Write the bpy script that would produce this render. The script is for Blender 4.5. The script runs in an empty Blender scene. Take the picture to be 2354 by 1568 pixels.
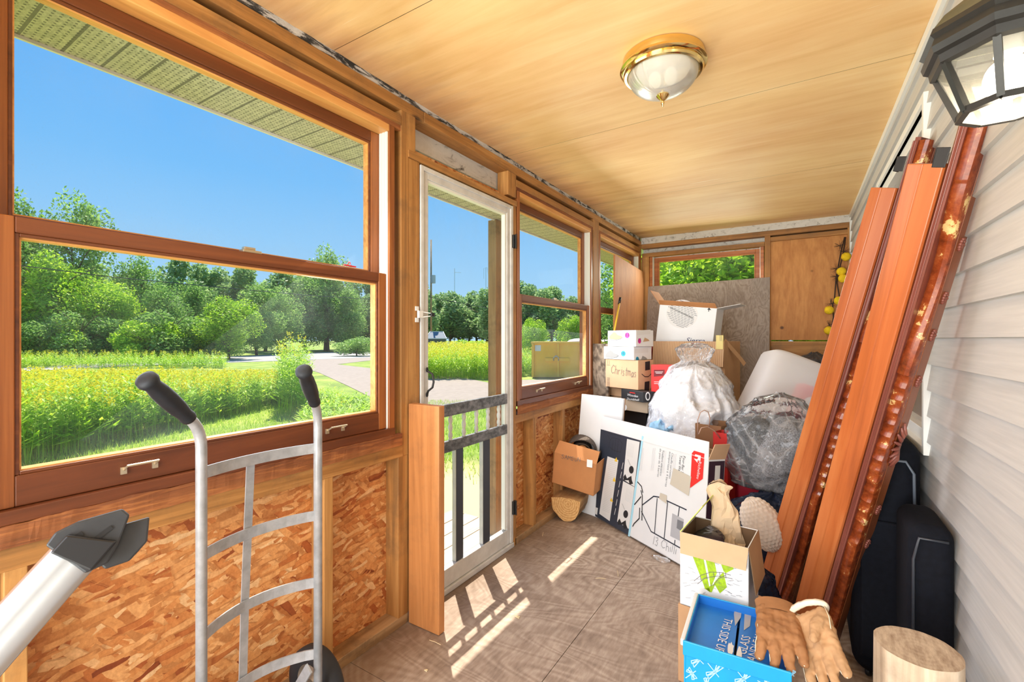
import bpy, math, random
from mathutils import Vector, Matrix, noise
# ---------------------------------------------------------------- camera, sky, sun, lights, exposure
scene = bpy.context.scene
col = scene.collection
F_PX, CXP, CYP, CAM_H = 1070.0, 1177.0, 780.0, 1.25
TH = math.atan(673 / 1070.0)
cam_d = bpy.data.cameras.new('camera'); cam = bpy.data.objects.new('camera', cam_d); col.objects.link(cam)
cam_d.sensor_width = 36; cam_d.lens = 36 * F_PX / 2354; cam_d.shift_y = -4 / 2354.0; cam_d.clip_start = .02; cam_d.clip_end = 900
cam.location = (0, 0, CAM_H); cam.rotation_euler = (math.pi / 2, 0, TH)
scene.camera = cam
vs = scene.view_settings
vs.view_transform = 'Standard'; vs.look = 'None'; vs.gamma = 1; vs.use_curve_mapping = False; vs.exposure = 0.0
scene.cycles.max_bounces = 8; scene.cycles.transparent_max_bounces = 24
w = bpy.data.worlds.new('sky'); scene.world = w; w.use_nodes = True
nt = w.node_tree; nt.nodes.clear()
o_ = nt.nodes.new('ShaderNodeOutputWorld'); bg = nt.nodes.new('ShaderNodeBackground')
tc = nt.nodes.new('ShaderNodeTexCoord'); sx = nt.nodes.new('ShaderNodeSeparateXYZ'); cr = nt.nodes.new('ShaderNodeValToRGB')
nt.links.new(tc.outputs['Generated'], sx.inputs[0]); nt.links.new(sx.outputs['Z'], cr.inputs[0])
nt.links.new(cr.outputs[0], bg.inputs[0]); nt.links.new(bg.outputs[0], o_.inputs[0])
e = cr.color_ramp.elements
e[0].position = 0.0; e[0].color = (.50, .76, .95, 1)
e[1].position = .75; e[1].color = (.06, .32, .90, 1)
for p_, c_ in ((.12, (.36, .66, .96, 1)), (.3, (.19, .53, .97, 1)), (.5, (.10, .42, .95, 1))):
    q = e.new(p_); q.color = c_
bg.inputs[1].default_value = 1.0
SUN_DIR = Vector((-.306, .285, .812)).normalized()
sd = bpy.data.lights.new('sun', 'SUN'); sd.energy = 9.0; sd.angle = .0093; sd.color = (1, .93, .80)
sun = bpy.data.objects.new('sun', sd); col.objects.link(sun)
sun.rotation_euler = SUN_DIR.to_track_quat('Z', 'Y').to_euler(); sun.location = (-6, 6, 14)
def area(name, loc, target, sx_, sy_, energy, color):
    d = bpy.data.lights.new(name, 'AREA'); d.shape = 'RECTANGLE'; d.size = sx_; d.size_y = sy_; d.energy = energy; d.color = color
    ob = bpy.data.objects.new(name, d); col.objects.link(ob); ob.location = loc
    ob.rotation_euler = (Vector(loc) - Vector(target)).to_track_quat('Z', 'Y').to_euler()
    return ob
# added fill lamps: behind the camera, aimed up at the ceiling, and inside the windows
area('fill_behind_camera', (-.6, -1.9, 1.45), (-.5, 3.0, 1.25), 1.7, 1.9, 98, (.98, .98, 1))
area('fill_up_at_ceiling', (-.6, -1.5, .25), (-.5, 2.6, 2.3), 1.6, 1.0, 58, (1, .98, .95))  # added upward fill for the ceiling; no deck lies behind the camera
area('fill_left_window', (-1.44, .82, 1.5), (-.2, 1.3, .9), .95, 1.1, 11, (.98, .98, 1))
area('fill_second_window', (-1.45, 3.02, 1.5), (-.2, 3.0, 1.0), .95, 1.1, 17, (.98, .98, 1))
area('fill_end_window', (-.85, 4.93, 1.98), (-.7, 3.2, 1.0), .9, .2, 8, (.95, 1, .85))

# ---------------------------------------------------------------- helpers
S_, C_ = math.sin(TH), math.cos(TH)
def ray(u, v):
    t = (u - CXP) / F_PX
    return Vector((-S_ + C_ * t, C_ + S_ * t, (CYP - v) / F_PX))
CAMP = Vector((0, 0, CAM_H))
def P(u, v, x=None, y=None, z=None, D=None):
    d = ray(u, v)
    k = D if D is not None else (x / d.x if x is not None else (y / d.y if y is not None else (z - CAM_H) / d.z))
    return CAMP + d * k
def along(O, dr, u):            # distance along dr from O at which the horizontal bearing of u is met
    tt = (u - CXP) / F_PX
    D0 = -S_ * O[0] + C_ * O[1]; L0 = C_ * O[0] + S_ * O[1]
    dD = -S_ * dr[0] + C_ * dr[1]; dL = C_ * dr[0] + S_ * dr[1]
    return (tt * D0 - L0) / (dL - tt * dD)
def V(*a): return Vector(a)
class MB:
    def __init__(s): s.v = []; s.f = []; s.m = []
    def add(s, vs_, fs, mi=0):
        b = len(s.v); s.v += [Vector(q) for q in vs_]
        s.f += [tuple(b + i for i in f) for f in fs]; s.m += [mi] * len(fs); return s
    def box(s, x0, x1, y0, y1, z0, z1, mi=0):
        vv = [(x, y, z) for z in (z0, z1) for y in (y0, y1) for x in (x0, x1)]
        return s.add(vv, [(0, 2, 3, 1), (4, 5, 7, 6), (0, 1, 5, 4), (2, 6, 7, 3), (0, 4, 6, 2), (1, 3, 7, 5)], mi)
    def bar(s, a, b, w, h, up=(0, 0, 1), mi=0):   # box from a to b, w sideways, h along up
        a = Vector(a); b = Vector(b); d = (b - a).normalized(); sd_ = d.cross(Vector(up))
        if sd_.length < 1e-4: sd_ = d.cross(Vector((1, 0, 0)))
        sd_.normalize(); u = sd_.cross(d).normalized()
        vv = [p + sd_ * i * w / 2 + u * j * h / 2 for p in (a, b) for j in (-1, 1) for i in (-1, 1)]
        return s.add(vv, [(0, 1, 3, 2), (4, 6, 7, 5), (0, 4, 5, 1), (2, 3, 7, 6), (0, 2, 6, 4), (1, 5, 7, 3)], mi)
    def tube(s, pts, r, n=10, mi=0, cap=True):
        pts = [Vector(p) for p in pts]; rs = r if isinstance(r, (list, tuple)) else [r] * len(pts)
        up = None; base = len(s.v); N = len(pts)
        for i, p in enumerate(pts):
            d = (pts[min(i + 1, N - 1)] - pts[max(i - 1, 0)]).normalized()
            if up is None: up = d.orthogonal().normalized()
            up = (up - d * up.dot(d)).normalized(); sd_ = d.cross(up)
            for k in range(n):
                an = 2 * math.pi * k / n
                s.v.append(p + (up * math.cos(an) + sd_ * math.sin(an)) * rs[i])
        for i in range(N - 1):
            for k in range(n):
                a = base + i * n + k; b = base + i * n + (k + 1) % n
                s.f.append((a, b, b + n, a + n)); s.m.append(mi)
        if cap:
            s.f.append(tuple(base + k for k in range(n))[::-1]); s.m.append(mi)
            s.f.append(tuple(base + (N - 1) * n + k for k in range(n))); s.m.append(mi)
        return s
    def lathe(s, prof, n=32, T=None, mi=0, arc=2 * math.pi):
        base = len(s.v); T = T or Matrix()
        cl = abs(arc - 2 * math.pi) < 1e-6
        for (r, z) in prof:
            for k in range(n + (0 if cl else 1)):
                a = arc * k / n; s.v.append(T @ Vector((r * math.cos(a), r * math.sin(a), z)))
        m_ = n if cl else n + 1
        for i in range(len(prof) - 1):
            for k in range(n):
                a = base + i * m_ + k; b = base + i * m_ + (k + 1) % m_
                s.f.append((a, b, b + m_, a + m_)); s.m.append(mi)
        return s
    def prism(s, poly, o, ex, ey, th, mi=0):      # 2-D outline in plane (ex, ey) with thickness th along ex x ey
        o = Vector(o); ex = Vector(ex); ey = Vector(ey); n = ex.cross(ey).normalized()
        k = len(poly)
        vv = [o + ex * a + ey * b for a, b in poly] + [o + ex * a + ey * b + n * th for a, b in poly]
        fs = [tuple(range(k))[::-1], tuple(range(k, 2 * k))] + [(i, (i + 1) % k, (i + 1) % k + k, i + k) for i in range(k)]
        return s.add(vv, fs, mi)
    def grid(s, fn, nu, nv, mi=0, closeu=False):
        base = len(s.v)
        for j in range(nv + 1):
            for i in range(nu + (0 if closeu else 1)): s.v.append(Vector(fn(i / nu, j / nv)))
        m_ = nu if closeu else nu + 1
        for j in range(nv):
            for i in range(nu):
                a = base + j * m_ + i; b = base + j * m_ + (i + 1) % m_
                s.f.append((a, b, b + m_, a + m_)); s.m.append(mi)
        return s
    def ball(s, c, r, n=12, mi=0, T=None):
        c = Vector(c); R = r if isinstance(r, (tuple, list)) else (r, r, r)
        def fn(a, b):
            th_ = 2 * math.pi * a; ph = math.pi * (b * .998 + .001)
            q = Vector((R[0] * math.sin(ph) * math.cos(th_), R[1] * math.sin(ph) * math.sin(th_), R[2] * math.cos(ph)))
            return c + (T @ q if T else q)
        return s.grid(fn, n, max(4, n // 2 + 1), mi, True)
    def xf(s, fn): s.v = [Vector(fn(p)) for p in s.v]; return s
    def mesh(s, name, mats):
        me = bpy.data.meshes.new(name); me.from_pydata([tuple(q) for q in s.v], [], s.f)
        for m_ in (mats if isinstance(mats, (list, tuple)) else [mats]): me.materials.append(m_)
        if any(s.m): me.polygons.foreach_set('material_index', s.m)
        me.update(); return me
def finish(ob, smooth=False, bevel=0, label=None):
    if smooth:
        ob.data.polygons.foreach_set('use_smooth', [True] * len(ob.data.polygons))
        if smooth is not True: ob.data.set_sharp_from_angle(angle=smooth)
    if bevel:
        b = ob.modifiers.new('bevel', 'BEVEL'); b.width = bevel; b.segments = 2; b.limit_method = 'ANGLE'; b.angle_limit = .6
    if label: ob['label'] = label
    return ob
def Wd(name, mb, mat, parent=None, smooth=False, bevel=0, label=None):   # mesh given in world coordinates
    if parent is not None:
        inv = parent.matrix_world.inverted() if parent.get('_mw') is None else Matrix([list(r) for r in parent['_mw']]).inverted()
        mb = MBcopy(mb); mb.v = [inv @ q for q in mb.v]
    ob = bpy.data.objects.new(name, mb.mesh(name, mat)); col.objects.link(ob)
    if parent is not None: ob.parent = parent; ob['_mw'] = parent['_mw']
    return finish(ob, smooth, bevel, label)
def Lc(name, mb, mat, parent, smooth=False, bevel=0, label=None):          # mesh given in the parent's coordinates
    ob = bpy.data.objects.new(name, mb.mesh(name, mat)); col.objects.link(ob); ob.parent = parent
    ob['_mw'] = parent['_mw']
    return finish(ob, smooth, bevel, label)
def MBcopy(m):
    n = MB(); n.v = list(m.v); n.f = m.f; n.m = m.m; return n
def thing(name, label=None, cat=None, loc=(0, 0, 0), frame=None, group=None, kind=None):
    ob = bpy.data.objects.new(name, None); col.objects.link(ob); ob.empty_display_size = .1
    if frame is not None:
        ex, ey, ez = [Vector(q).normalized() for q in frame]
        M_ = Matrix((ex, ey, ez)).transposed().to_4x4(); M_.translation = Vector(loc)
    else: M_ = Matrix.Translation(Vector(loc))
    ob.matrix_world = M_; ob['_mw'] = [list(r) for r in M_]
    return tag(ob, label, cat, group, kind)
def tag(ob, label=None, cat=None, group=None, kind=None):
    if label: ob['label'] = label
    if cat: ob['category'] = cat
    if group: ob['group'] = group
    if kind: ob['kind'] = kind
    return ob
def MW(ob): return Matrix([list(r) for r in ob['_mw']])
def upframe(yaw, pitch=0, roll=0):     # ex, ey, ez of a frame turned by yaw, then tilted
    R = Matrix.Rotation(yaw, 3, 'Z') @ Matrix.Rotation(pitch, 3, 'X') @ Matrix.Rotation(roll, 3, 'Y')
    return R.col[0].copy(), R.col[1].copy(), R.col[2].copy()
def copy_tree(ob, parent=None):
    c = ob.copy(); col.objects.link(c)
    if parent is not None: c.parent = parent
    for ch in list(ob.children): copy_tree(ch, c)
    return c
rnd = random.Random(7)

# ---------------------------------------------------------------- materials
def nm(name):
    m = bpy.data.materials.new(name); m.use_nodes = True; t = m.node_tree
    return m, t, t.nodes['Principled BSDF']
def N(t, typ, **k):
    n = t.nodes.new(typ)
    for a, b in k.items(): setattr(n, a, b)
    return n
def coords(t, scale=(1, 1, 1), rot=(0, 0, 0), src='Object'):
    c = N(t, 'ShaderNodeTexCoord'); mp = N(t, 'ShaderNodeMapping')
    mp.inputs['Scale'].default_value = scale; mp.inputs['Rotation'].default_value = rot
    t.links.new(c.outputs[src], mp.inputs[0]); return mp.outputs[0]
def ramp(t, fac, stops, interp='LINEAR'):
    r = N(t, 'ShaderNodeValToRGB'); r.color_ramp.interpolation = interp; el = r.color_ramp.elements
    el[0].position = stops[0][0]; el[0].color = (*stops[0][1], 1); el[1].position = stops[-1][0]; el[1].color = (*stops[-1][1], 1)
    for p_, c_ in stops[1:-1]: q = el.new(p_); q.color = (*c_, 1)
    t.links.new(fac, r.inputs[0]); return r.outputs[0]
def noi(t, vec, scale, detail=4, rough=.5, dist=0, out=0):
    n = N(t, 'ShaderNodeTexNoise'); n.inputs['Scale'].default_value = scale; n.inputs['Detail'].default_value = detail
    n.inputs['Roughness'].default_value = rough; n.inputs['Distortion'].default_value = dist
    if vec is not None: t.links.new(vec, n.inputs['Vector'])
    return n.outputs[out]
def mixc(t, a, b, fac, mode='MIX'):
    n = N(t, 'ShaderNodeMix', data_type='RGBA', blend_type=mode)
    for sock, val in ((n.inputs[0], fac), (n.inputs[6], a), (n.inputs[7], b)):
        if hasattr(val, 'is_linked') or hasattr(val, 'links'): t.links.new(val, sock)
        elif isinstance(val, (int, float)): sock.default_value = val
        else: sock.default_value = (*val, 1)
    return n.outputs[2]
def bump(t, b, h, strength=.3, dist=.01):
    n = N(t, 'ShaderNodeBump'); n.inputs['Strength'].default_value = strength; n.inputs['Distance'].default_value = dist
    t.links.new(h, n.inputs['Height']); t.links.new(n.outputs[0], b.inputs['Normal'])
def math_(t, op, a, b=None):
    n = N(t, 'ShaderNodeMath', operation=op)
    for i, val in enumerate((a, b)):
        if val is None: continue
        if isinstance(val, (int, float)): n.inputs[i].default_value = val
        else: t.links.new(val, n.inputs[i])
    return n.outputs[0]
def sr(r, g, b):
    f = lambda c: (c / 255 / 12.92) if c <= 10 else (((c / 255) + .055) / 1.055) ** 2.4
    return (f(r), f(g), f(b))
def plain(name, c, rough=.6, metal=0, var=0, vscale=8, **k):
    m, t, b = nm(name); b.inputs['Base Color'].default_value = (*c, 1); b.inputs['Roughness'].default_value = rough; b.inputs['Metallic'].default_value = metal
    if var:
        n = noi(t, coords(t), vscale, 5, .6)
        cc = ramp(t, n, [(.3, tuple(q * (1 - var) for q in c)), (.7, tuple(min(1, q * (1 + var)) for q in c))])
        t.links.new(cc, b.inputs['Base Color'])
    for a, v_ in k.items(): b.inputs[a.replace('_', ' ')].default_value = v_
    return m
def wood(name, lo, mid, hi, axis='y', rough=.55, scale=1.0, knots=0, dirt=0, bumpy=.15, spread=(.3, .7)):
    m, t, b = nm(name)
    s = {'x': (1.2, 22, 22), 'y': (22, 1.2, 22), 'z': (22, 22, 1.2)}[axis]
    s = tuple(q * scale for q in s)
    v = coords(t, s); n = noi(t, v, 1.0, 7, .6, 1.2)
    c = ramp(t, n, [(spread[0], lo), (.5, mid), (spread[1], hi)])
    big = noi(t, coords(t, tuple(q * .12 for q in s)), 1.5, 3, .5)
    c = mixc(t, c, ramp(t, big, [(.35, tuple(q * .75 for q in mid)), (.65, tuple(min(1, q * 1.2) for q in hi))]), .35)
    if knots:
        vo = N(t, 'ShaderNodeTexVoronoi'); vo.inputs['Scale'].default_value = 3.2
        t.links.new(coords(t, {'x': (.6, 1.6, 1.6), 'y': (1.6, .6, 1.6), 'z': (1.6, 1.6, .6)}[axis]), vo.inputs['Vector'])
        k = ramp(t, vo.outputs['Distance'], [(0.03, (1, 1, 1)), (.085, (0, 0, 0))])
        c = mixc(t, c, tuple(q * .35 for q in lo), math_(t, 'MULTIPLY', k, knots))
    if dirt:
        dn = ramp(t, noi(t, coords(t), 5, 6, .7), [(.5, (0, 0, 0)), (.68, (1, 1, 1))])
        c = mixc(t, c, (.05, .04, .03), math_(t, 'MULTIPLY', dn, dirt))
    t.links.new(c, b.inputs['Base Color']); b.inputs['Roughness'].default_value = rough
    bump(t, b, n, bumpy, .004); return m
def plyw(name, lo, hi, swirl=(1, 1, 1), contrast=1, rough=.7, lo2=None, dirt=0, lines=14, bend=1.6, fine=.55, knots=0):
    # rotary-cut veneer: rings of a stretched, warped noise field
    m, t, b = nm(name)
    v = coords(t, swirl); n1 = noi(t, v, 1.0, 3, .5, bend)
    s = math_(t, 'SINE', math_(t, 'MULTIPLY', n1, lines * 6.283))
    f2 = noi(t, coords(t, tuple(q * 8 for q in swirl)), 1.5, 6, .65)
    h = math_(t, 'ADD', math_(t, 'MULTIPLY', s, .5 * (1 - fine)), math_(t, 'MULTIPLY', f2, 1.0))
    c = ramp(t, h, [(.5 - .38 / contrast, lo), (.5 + .38 / contrast, hi)])
    if lo2:
        big = ramp(t, noi(t, coords(t, (.9, .9, .9)), 1.3, 4, .6), [(.38, (0, 0, 0)), (.65, (1, 1, 1))])
        c = mixc(t, c, lo2, math_(t, 'MULTIPLY', big, .55))
    if knots:
        vo = N(t, 'ShaderNodeTexVoronoi'); vo.inputs['Scale'].default_value = 5.5; t.links.new(coords(t), vo.inputs['Vector'])
        c = mixc(t, c, sr(70, 36, 16), math_(t, 'MULTIPLY', ramp(t, vo.outputs['Distance'], [(.05, (1, 1, 1)), (.11, (0, 0, 0))]), knots))
    if dirt:
        dn = ramp(t, noi(t, coords(t), 9, 8, .75), [(.55, (0, 0, 0)), (.75, (1, 1, 1))])
        c = mixc(t, c, (.06, .045, .035), math_(t, 'MULTIPLY', dn, dirt))
    t.links.new(c, b.inputs['Base Color']); b.inputs['Roughness'].default_value = rough
    bump(t, b, h, .12, .003); return m
def osb_mat():
    m, t, b = nm('oriented_strand_board')
    outs = []
    dd = noi(t, coords(t), 5, 3, .6, 0, 1)
    for i, (ang, sc) in enumerate(((.3, 1), (-.5, 1.15), (.85, .9), (-.12, 1.25))):
        cc = N(t, 'ShaderNodeTexCoord')
        r0 = N(t, 'ShaderNodeMapping'); r0.inputs['Rotation'].default_value = (ang, 0, 0); t.links.new(cc.outputs['Object'], r0.inputs[0])
        ad = N(t, 'ShaderNodeVectorMath', operation='MULTIPLY_ADD'); t.links.new(dd, ad.inputs[0]); ad.inputs[1].default_value = (.05, .05, .05); t.links.new(r0.outputs[0], ad.inputs[2])
        mp = N(t, 'ShaderNodeMapping'); mp.inputs['Scale'].default_value = (1, 11 * sc, 52 * sc); mp.inputs['Location'].default_value = (0, i * 3.1, i * 1.7)
        t.links.new(ad.outputs[0], mp.inputs[0])
        vo = N(t, 'ShaderNodeTexVoronoi', distance='CHEBYCHEV'); vo.inputs['Scale'].default_value = 1; t.links.new(mp.outputs[0], vo.inputs['Vector'])
        sp = N(t, 'ShaderNodeSeparateColor'); t.links.new(vo.outputs['Color'], sp.inputs[0])
        outs.append((sp, vo.outputs['Distance']))
    fac = outs[0][0].outputs['Red']; sel0 = outs[0][0].outputs['Green']; dist = outs[0][1]
    def pick(a, b_, s_):
        n = N(t, 'ShaderNodeMix', data_type='FLOAT'); t.links.new(s_, n.inputs[0]); t.links.new(a, n.inputs[2]); t.links.new(b_, n.inputs[3]); return n.outputs[0]
    for k in (1, 2, 3):
        s_ = math_(t, 'GREATER_THAN', outs[k][0].outputs['Green'], .52)
        fac = pick(fac, outs[k][0].outputs['Red'], s_); dist = pick(dist, outs[k][1], s_)
    c = ramp(t, fac, [(0, sr(140, 66, 28)), (.06, sr(186, 104, 50)), (.16, sr(212, 136, 72)), (.5, sr(224, 156, 90)), (.85, sr(236, 176, 112)), (1, sr(244, 204, 150))])
    gr = noi(t, coords(t, (30, 30, 30)), 2.4, 6, .7)
    c = mixc(t, c, ramp(t, gr, [(.3, (.62, .5, .4)), (.65, (1, 1, 1))]), .75, 'MULTIPLY')
    ed = ramp(t, dist, [(.46, (1, 1, 1)), (.6, (.5, .36, .24))])
    c = mixc(t, c, ed, .55, 'MULTIPLY')
    t.links.new(c, b.inputs['Base Color']); b.inputs['Roughness'].default_value = .6
    bump(t, b, math_(t, 'ADD', fac, gr), .25, .003); return m
def sheet(name, c, alpha, rough=.25, gl=.35, trans_c=(1, 1, 1), bumps=0, bscale=30):  # thin translucent plastic or glass
    m, t, b = nm(name); t.nodes.remove(b); out = t.nodes['Material Output']
    tr = N(t, 'ShaderNodeBsdfTransparent'); tr.inputs[0].default_value = (*trans_c, 1)
    df = N(t, 'ShaderNodeBsdfDiffuse'); df.inputs[0].default_value = (*c, 1)
    tl = N(t, 'ShaderNodeBsdfTranslucent'); tl.inputs[0].default_value = (*c, 1)
    g = N(t, 'ShaderNodeBsdfGlossy'); g.inputs['Roughness'].default_value = rough
    m0 = N(t, 'ShaderNodeMixShader'); m0.inputs[0].default_value = .4; t.links.new(df.outputs[0], m0.inputs[1]); t.links.new(tl.outputs[0], m0.inputs[2])
    m1 = N(t, 'ShaderNodeMixShader'); m1.inputs[0].default_value = alpha; t.links.new(tr.outputs[0], m1.inputs[1]); t.links.new(m0.outputs[0], m1.inputs[2])
    lw = N(t, 'ShaderNodeLayerWeight'); lw.inputs[0].default_value = .25
    m2 = N(t, 'ShaderNodeMixShader'); t.links.new(math_(t, 'MULTIPLY', lw.outputs['Fresnel'], gl), m2.inputs[0]); t.links.new(m1.outputs[0], m2.inputs[1]); t.links.new(g.outputs[0], m2.inputs[2])
    if bumps:
        h = noi(t, coords(t), bscale, 4, .6, 1.0); bn = N(t, 'ShaderNodeBump'); bn.inputs['Strength'].default_value = bumps; bn.inputs['Distance'].default_value = .02
        t.links.new(h, bn.inputs['Height']); t.links.new(bn.outputs[0], g.inputs['Normal']); t.links.new(bn.outputs[0], lw.inputs['Normal']); t.links.new(bn.outputs[0], df.inputs['Normal'])
    t.links.new(m2.outputs[0], out.inputs[0]); return m, t, m1
def film(name, c, base, crease, scale=5.0, gl=.8):     # creased clear plastic: glare on the creases painted in as white lines, nearly invisible between
    m, t, m1 = sheet(name, c, base, .08, gl, bumps=.7, bscale=scale * 2.5)
    acc = None
    for k, (sc, rot) in enumerate((((1, 1, .45), (.3, .2, 0)), ((1, .5, 1), (0, .6, .8)), ((.5, 1, 1), (.9, 0, .3)))):
        n = noi(t, coords(t, tuple(q * scale * (1 + .5 * k) for q in sc), rot), 1.0, 3, .55, .8)
        d = math_(t, 'ABSOLUTE', math_(t, 'SUBTRACT', n, .5)); l = ramp(t, d, [(.0, (1, 1, 1)), (.010 + .006 * k, (.22, .22, .22)), (.06, (0, 0, 0))])
        acc = l if acc is None else math_(t, 'MAXIMUM', acc, l)
    patch = ramp(t, noi(t, coords(t), scale * .6, 3, .5), [(.4, (0, 0, 0)), (.65, (1, 1, 1))])
    f = math_(t, 'ADD', math_(t, 'MULTIPLY', acc, crease), math_(t, 'ADD', math_(t, 'MULTIPLY', patch, base), base * .5))
    t.links.new(f, m1.inputs[0]); return m
def dusty_glass(name, haze=.06):
    m, t, m1 = sheet(name, (.8, .85, .85), haze, .02, .03)
    # dust films: heavier blotches towards the top and bottom of each pane
    n = noi(t, coords(t), 2.3, 6, .65)
    c = N(t, 'ShaderNodeTexCoord'); sp = N(t, 'ShaderNodeSeparateXYZ'); t.links.new(c.outputs['Generated'], sp.inputs[0])
    edge = ramp(t, sp.outputs['Z'], [(0, (1, 1, 1)), (.12, (.25,) * 3), (.55, (.25,) * 3), (.85, (1, 1, 1)), (1, (1, 1, 1))])
    sp2 = noi(t, coords(t), 260, 2, .5)
    dots = ramp(t, sp2, [(.66, (0, 0, 0)), (.72, (1, 1, 1))])
    f = math_(t, 'MULTIPLY', math_(t, 'MULTIPLY', ramp(t, n, [(.35, (0, 0, 0)), (.7, (1, 1, 1))]), edge), haze * 4)
    f = math_(t, 'ADD', f, math_(t, 'MULTIPLY', dots, haze * 1.5)); f = math_(t, 'ADD', f, haze * .4)
    t.links.new(f, m1.inputs[0]); return m
def emis(name, c, s):
    m, t, b = nm(name); b.inputs['Emission Color'].default_value = (*c, 1); b.inputs['Emission Strength'].default_value = s; b.inputs['Base Color'].default_value = (*c, 1); return m
def leafm(name, stops, rough=.55, scale=1.5, trans=.5):
    m, t, b = nm(name); out = t.nodes['Material Output']
    g = N(t, 'ShaderNodeNewGeometry'); oi = N(t, 'ShaderNodeObjectInfo')
    f = math_(t, 'ADD', math_(t, 'MULTIPLY', g.outputs['Random Per Island'], .55), math_(t, 'MULTIPLY', noi(t, coords(t), scale, 2), .3))
    f = math_(t, 'ADD', f, math_(t, 'MULTIPLY', oi.outputs['Random'], .15))
    c = ramp(t, f, stops); t.links.new(c, b.inputs['Base Color']); b.inputs['Roughness'].default_value = rough
    tl = N(t, 'ShaderNodeBsdfTranslucent'); t.links.new(c, tl.inputs[0])
    mx = N(t, 'ShaderNodeMixShader'); mx.inputs[0].default_value = trans; t.links.new(b.outputs[0], mx.inputs[1]); t.links.new(tl.outputs[0], mx.inputs[2]); t.links.new(mx.outputs[0], out.inputs[0])
    return m
M = {}
M['stain'] = wood('stained_sash_wood_shaded', sr(64, 30, 15), sr(102, 52, 26), sr(134, 76, 40), 'y', .38, .9, bumpy=.08)  # darker than the stiles: the rails' backlit shade is in the colour
M['stainz'] = wood('stained_stile_wood', sr(86, 42, 18), sr(138, 76, 34), sr(176, 108, 52), 'z', .38, .9, bumpy=.08)
M['stainx'] = wood('stained_sash_wood_end', sr(120, 60, 24), sr(176, 98, 44), sr(206, 128, 64), 'x', .4, .9, bumpy=.08)
M['bead'] = wood('golden_bead_wood', sr(170, 104, 48), sr(214, 148, 78), sr(236, 180, 108), 'y', .45, 1)
M['crust'] = wood('crusty_brown_sealant_wood', sr(74, 36, 18), sr(120, 64, 32), sr(184, 118, 62), 'y', .8, 3, bumpy=.9)
for a in 'xyz':
    M['pine' + a] = wood('pine_framing_' + a, sr(112, 72, 32), sr(166, 112, 54), sr(200, 148, 84), a, .6, .7, knots=.9, dirt=.35, spread=(.36, .64))
    M['old' + a] = wood('weathered_pine_' + a, sr(120, 88, 56), sr(160, 122, 80), sr(190, 156, 112), a, .7, .8, knots=.7, dirt=.55)
M['vinyl'] = plain('white_vinyl_track', (.8, .8, .74), .4)
M['ceil'] = plyw('ceiling_plywood', sr(214, 166, 106), sr(246, 208, 152), (.5, 5, 5), .8, .6, None, 0, 5, .6, .8)
def _ceil():
    m, t, b = nm('ceiling_plywood_stained')
    n = noi(t, coords(t, (1.6, 16, 1)), 1.0, 6, .6, .6)
    c = ramp(t, n, [(.28, sr(228, 182, 122)), (.5, sr(242, 202, 146)), (.72, sr(250, 220, 170))])
    bg_ = noi(t, coords(t, (1.0, 1.6, 1)), 1.2, 4, .55)
    c = mixc(t, c, ramp(t, bg_, [(.35, sr(220, 166, 104)), (.65, sr(250, 216, 152))]), .42)
    # brown water staining that creeps in from the outer wall, broken up by the grain
    cc = N(t, 'ShaderNodeTexCoord'); sp = N(t, 'ShaderNodeSeparateXYZ'); t.links.new(cc.outputs['Object'], sp.inputs[0])
    st = noi(t, coords(t, (.7, 5, 1)), 1.6, 5, .65)
    e1 = math_(t, 'ADD', sp.outputs['X'], math_(t, 'MULTIPLY', st, .75))
    sm = ramp(t, math_(t, 'ADD', e1, 1.5), [(.32, (1, 1, 1)), (.62, (0, 0, 0))])
    c = mixc(t, c, sr(176, 122, 84), math_(t, 'MULTIPLY', sm, .62))
    # pale scrapes
    sc = ramp(t, noi(t, coords(t, (1.3, 30, 1)), 1.0, 3, .5, .4), [(.745, (0, 0, 0)), (.77, (1, 1, 1))])
    c = mixc(t, c, sr(255, 236, 205), math_(t, 'MULTIPLY', sc, .6))
    t.links.new(c, b.inputs['Base Color']); b.inputs['Roughness'].default_value = .6; bump(t, b, n, .08, .003); return m
M['ceil'] = _ceil()
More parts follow.
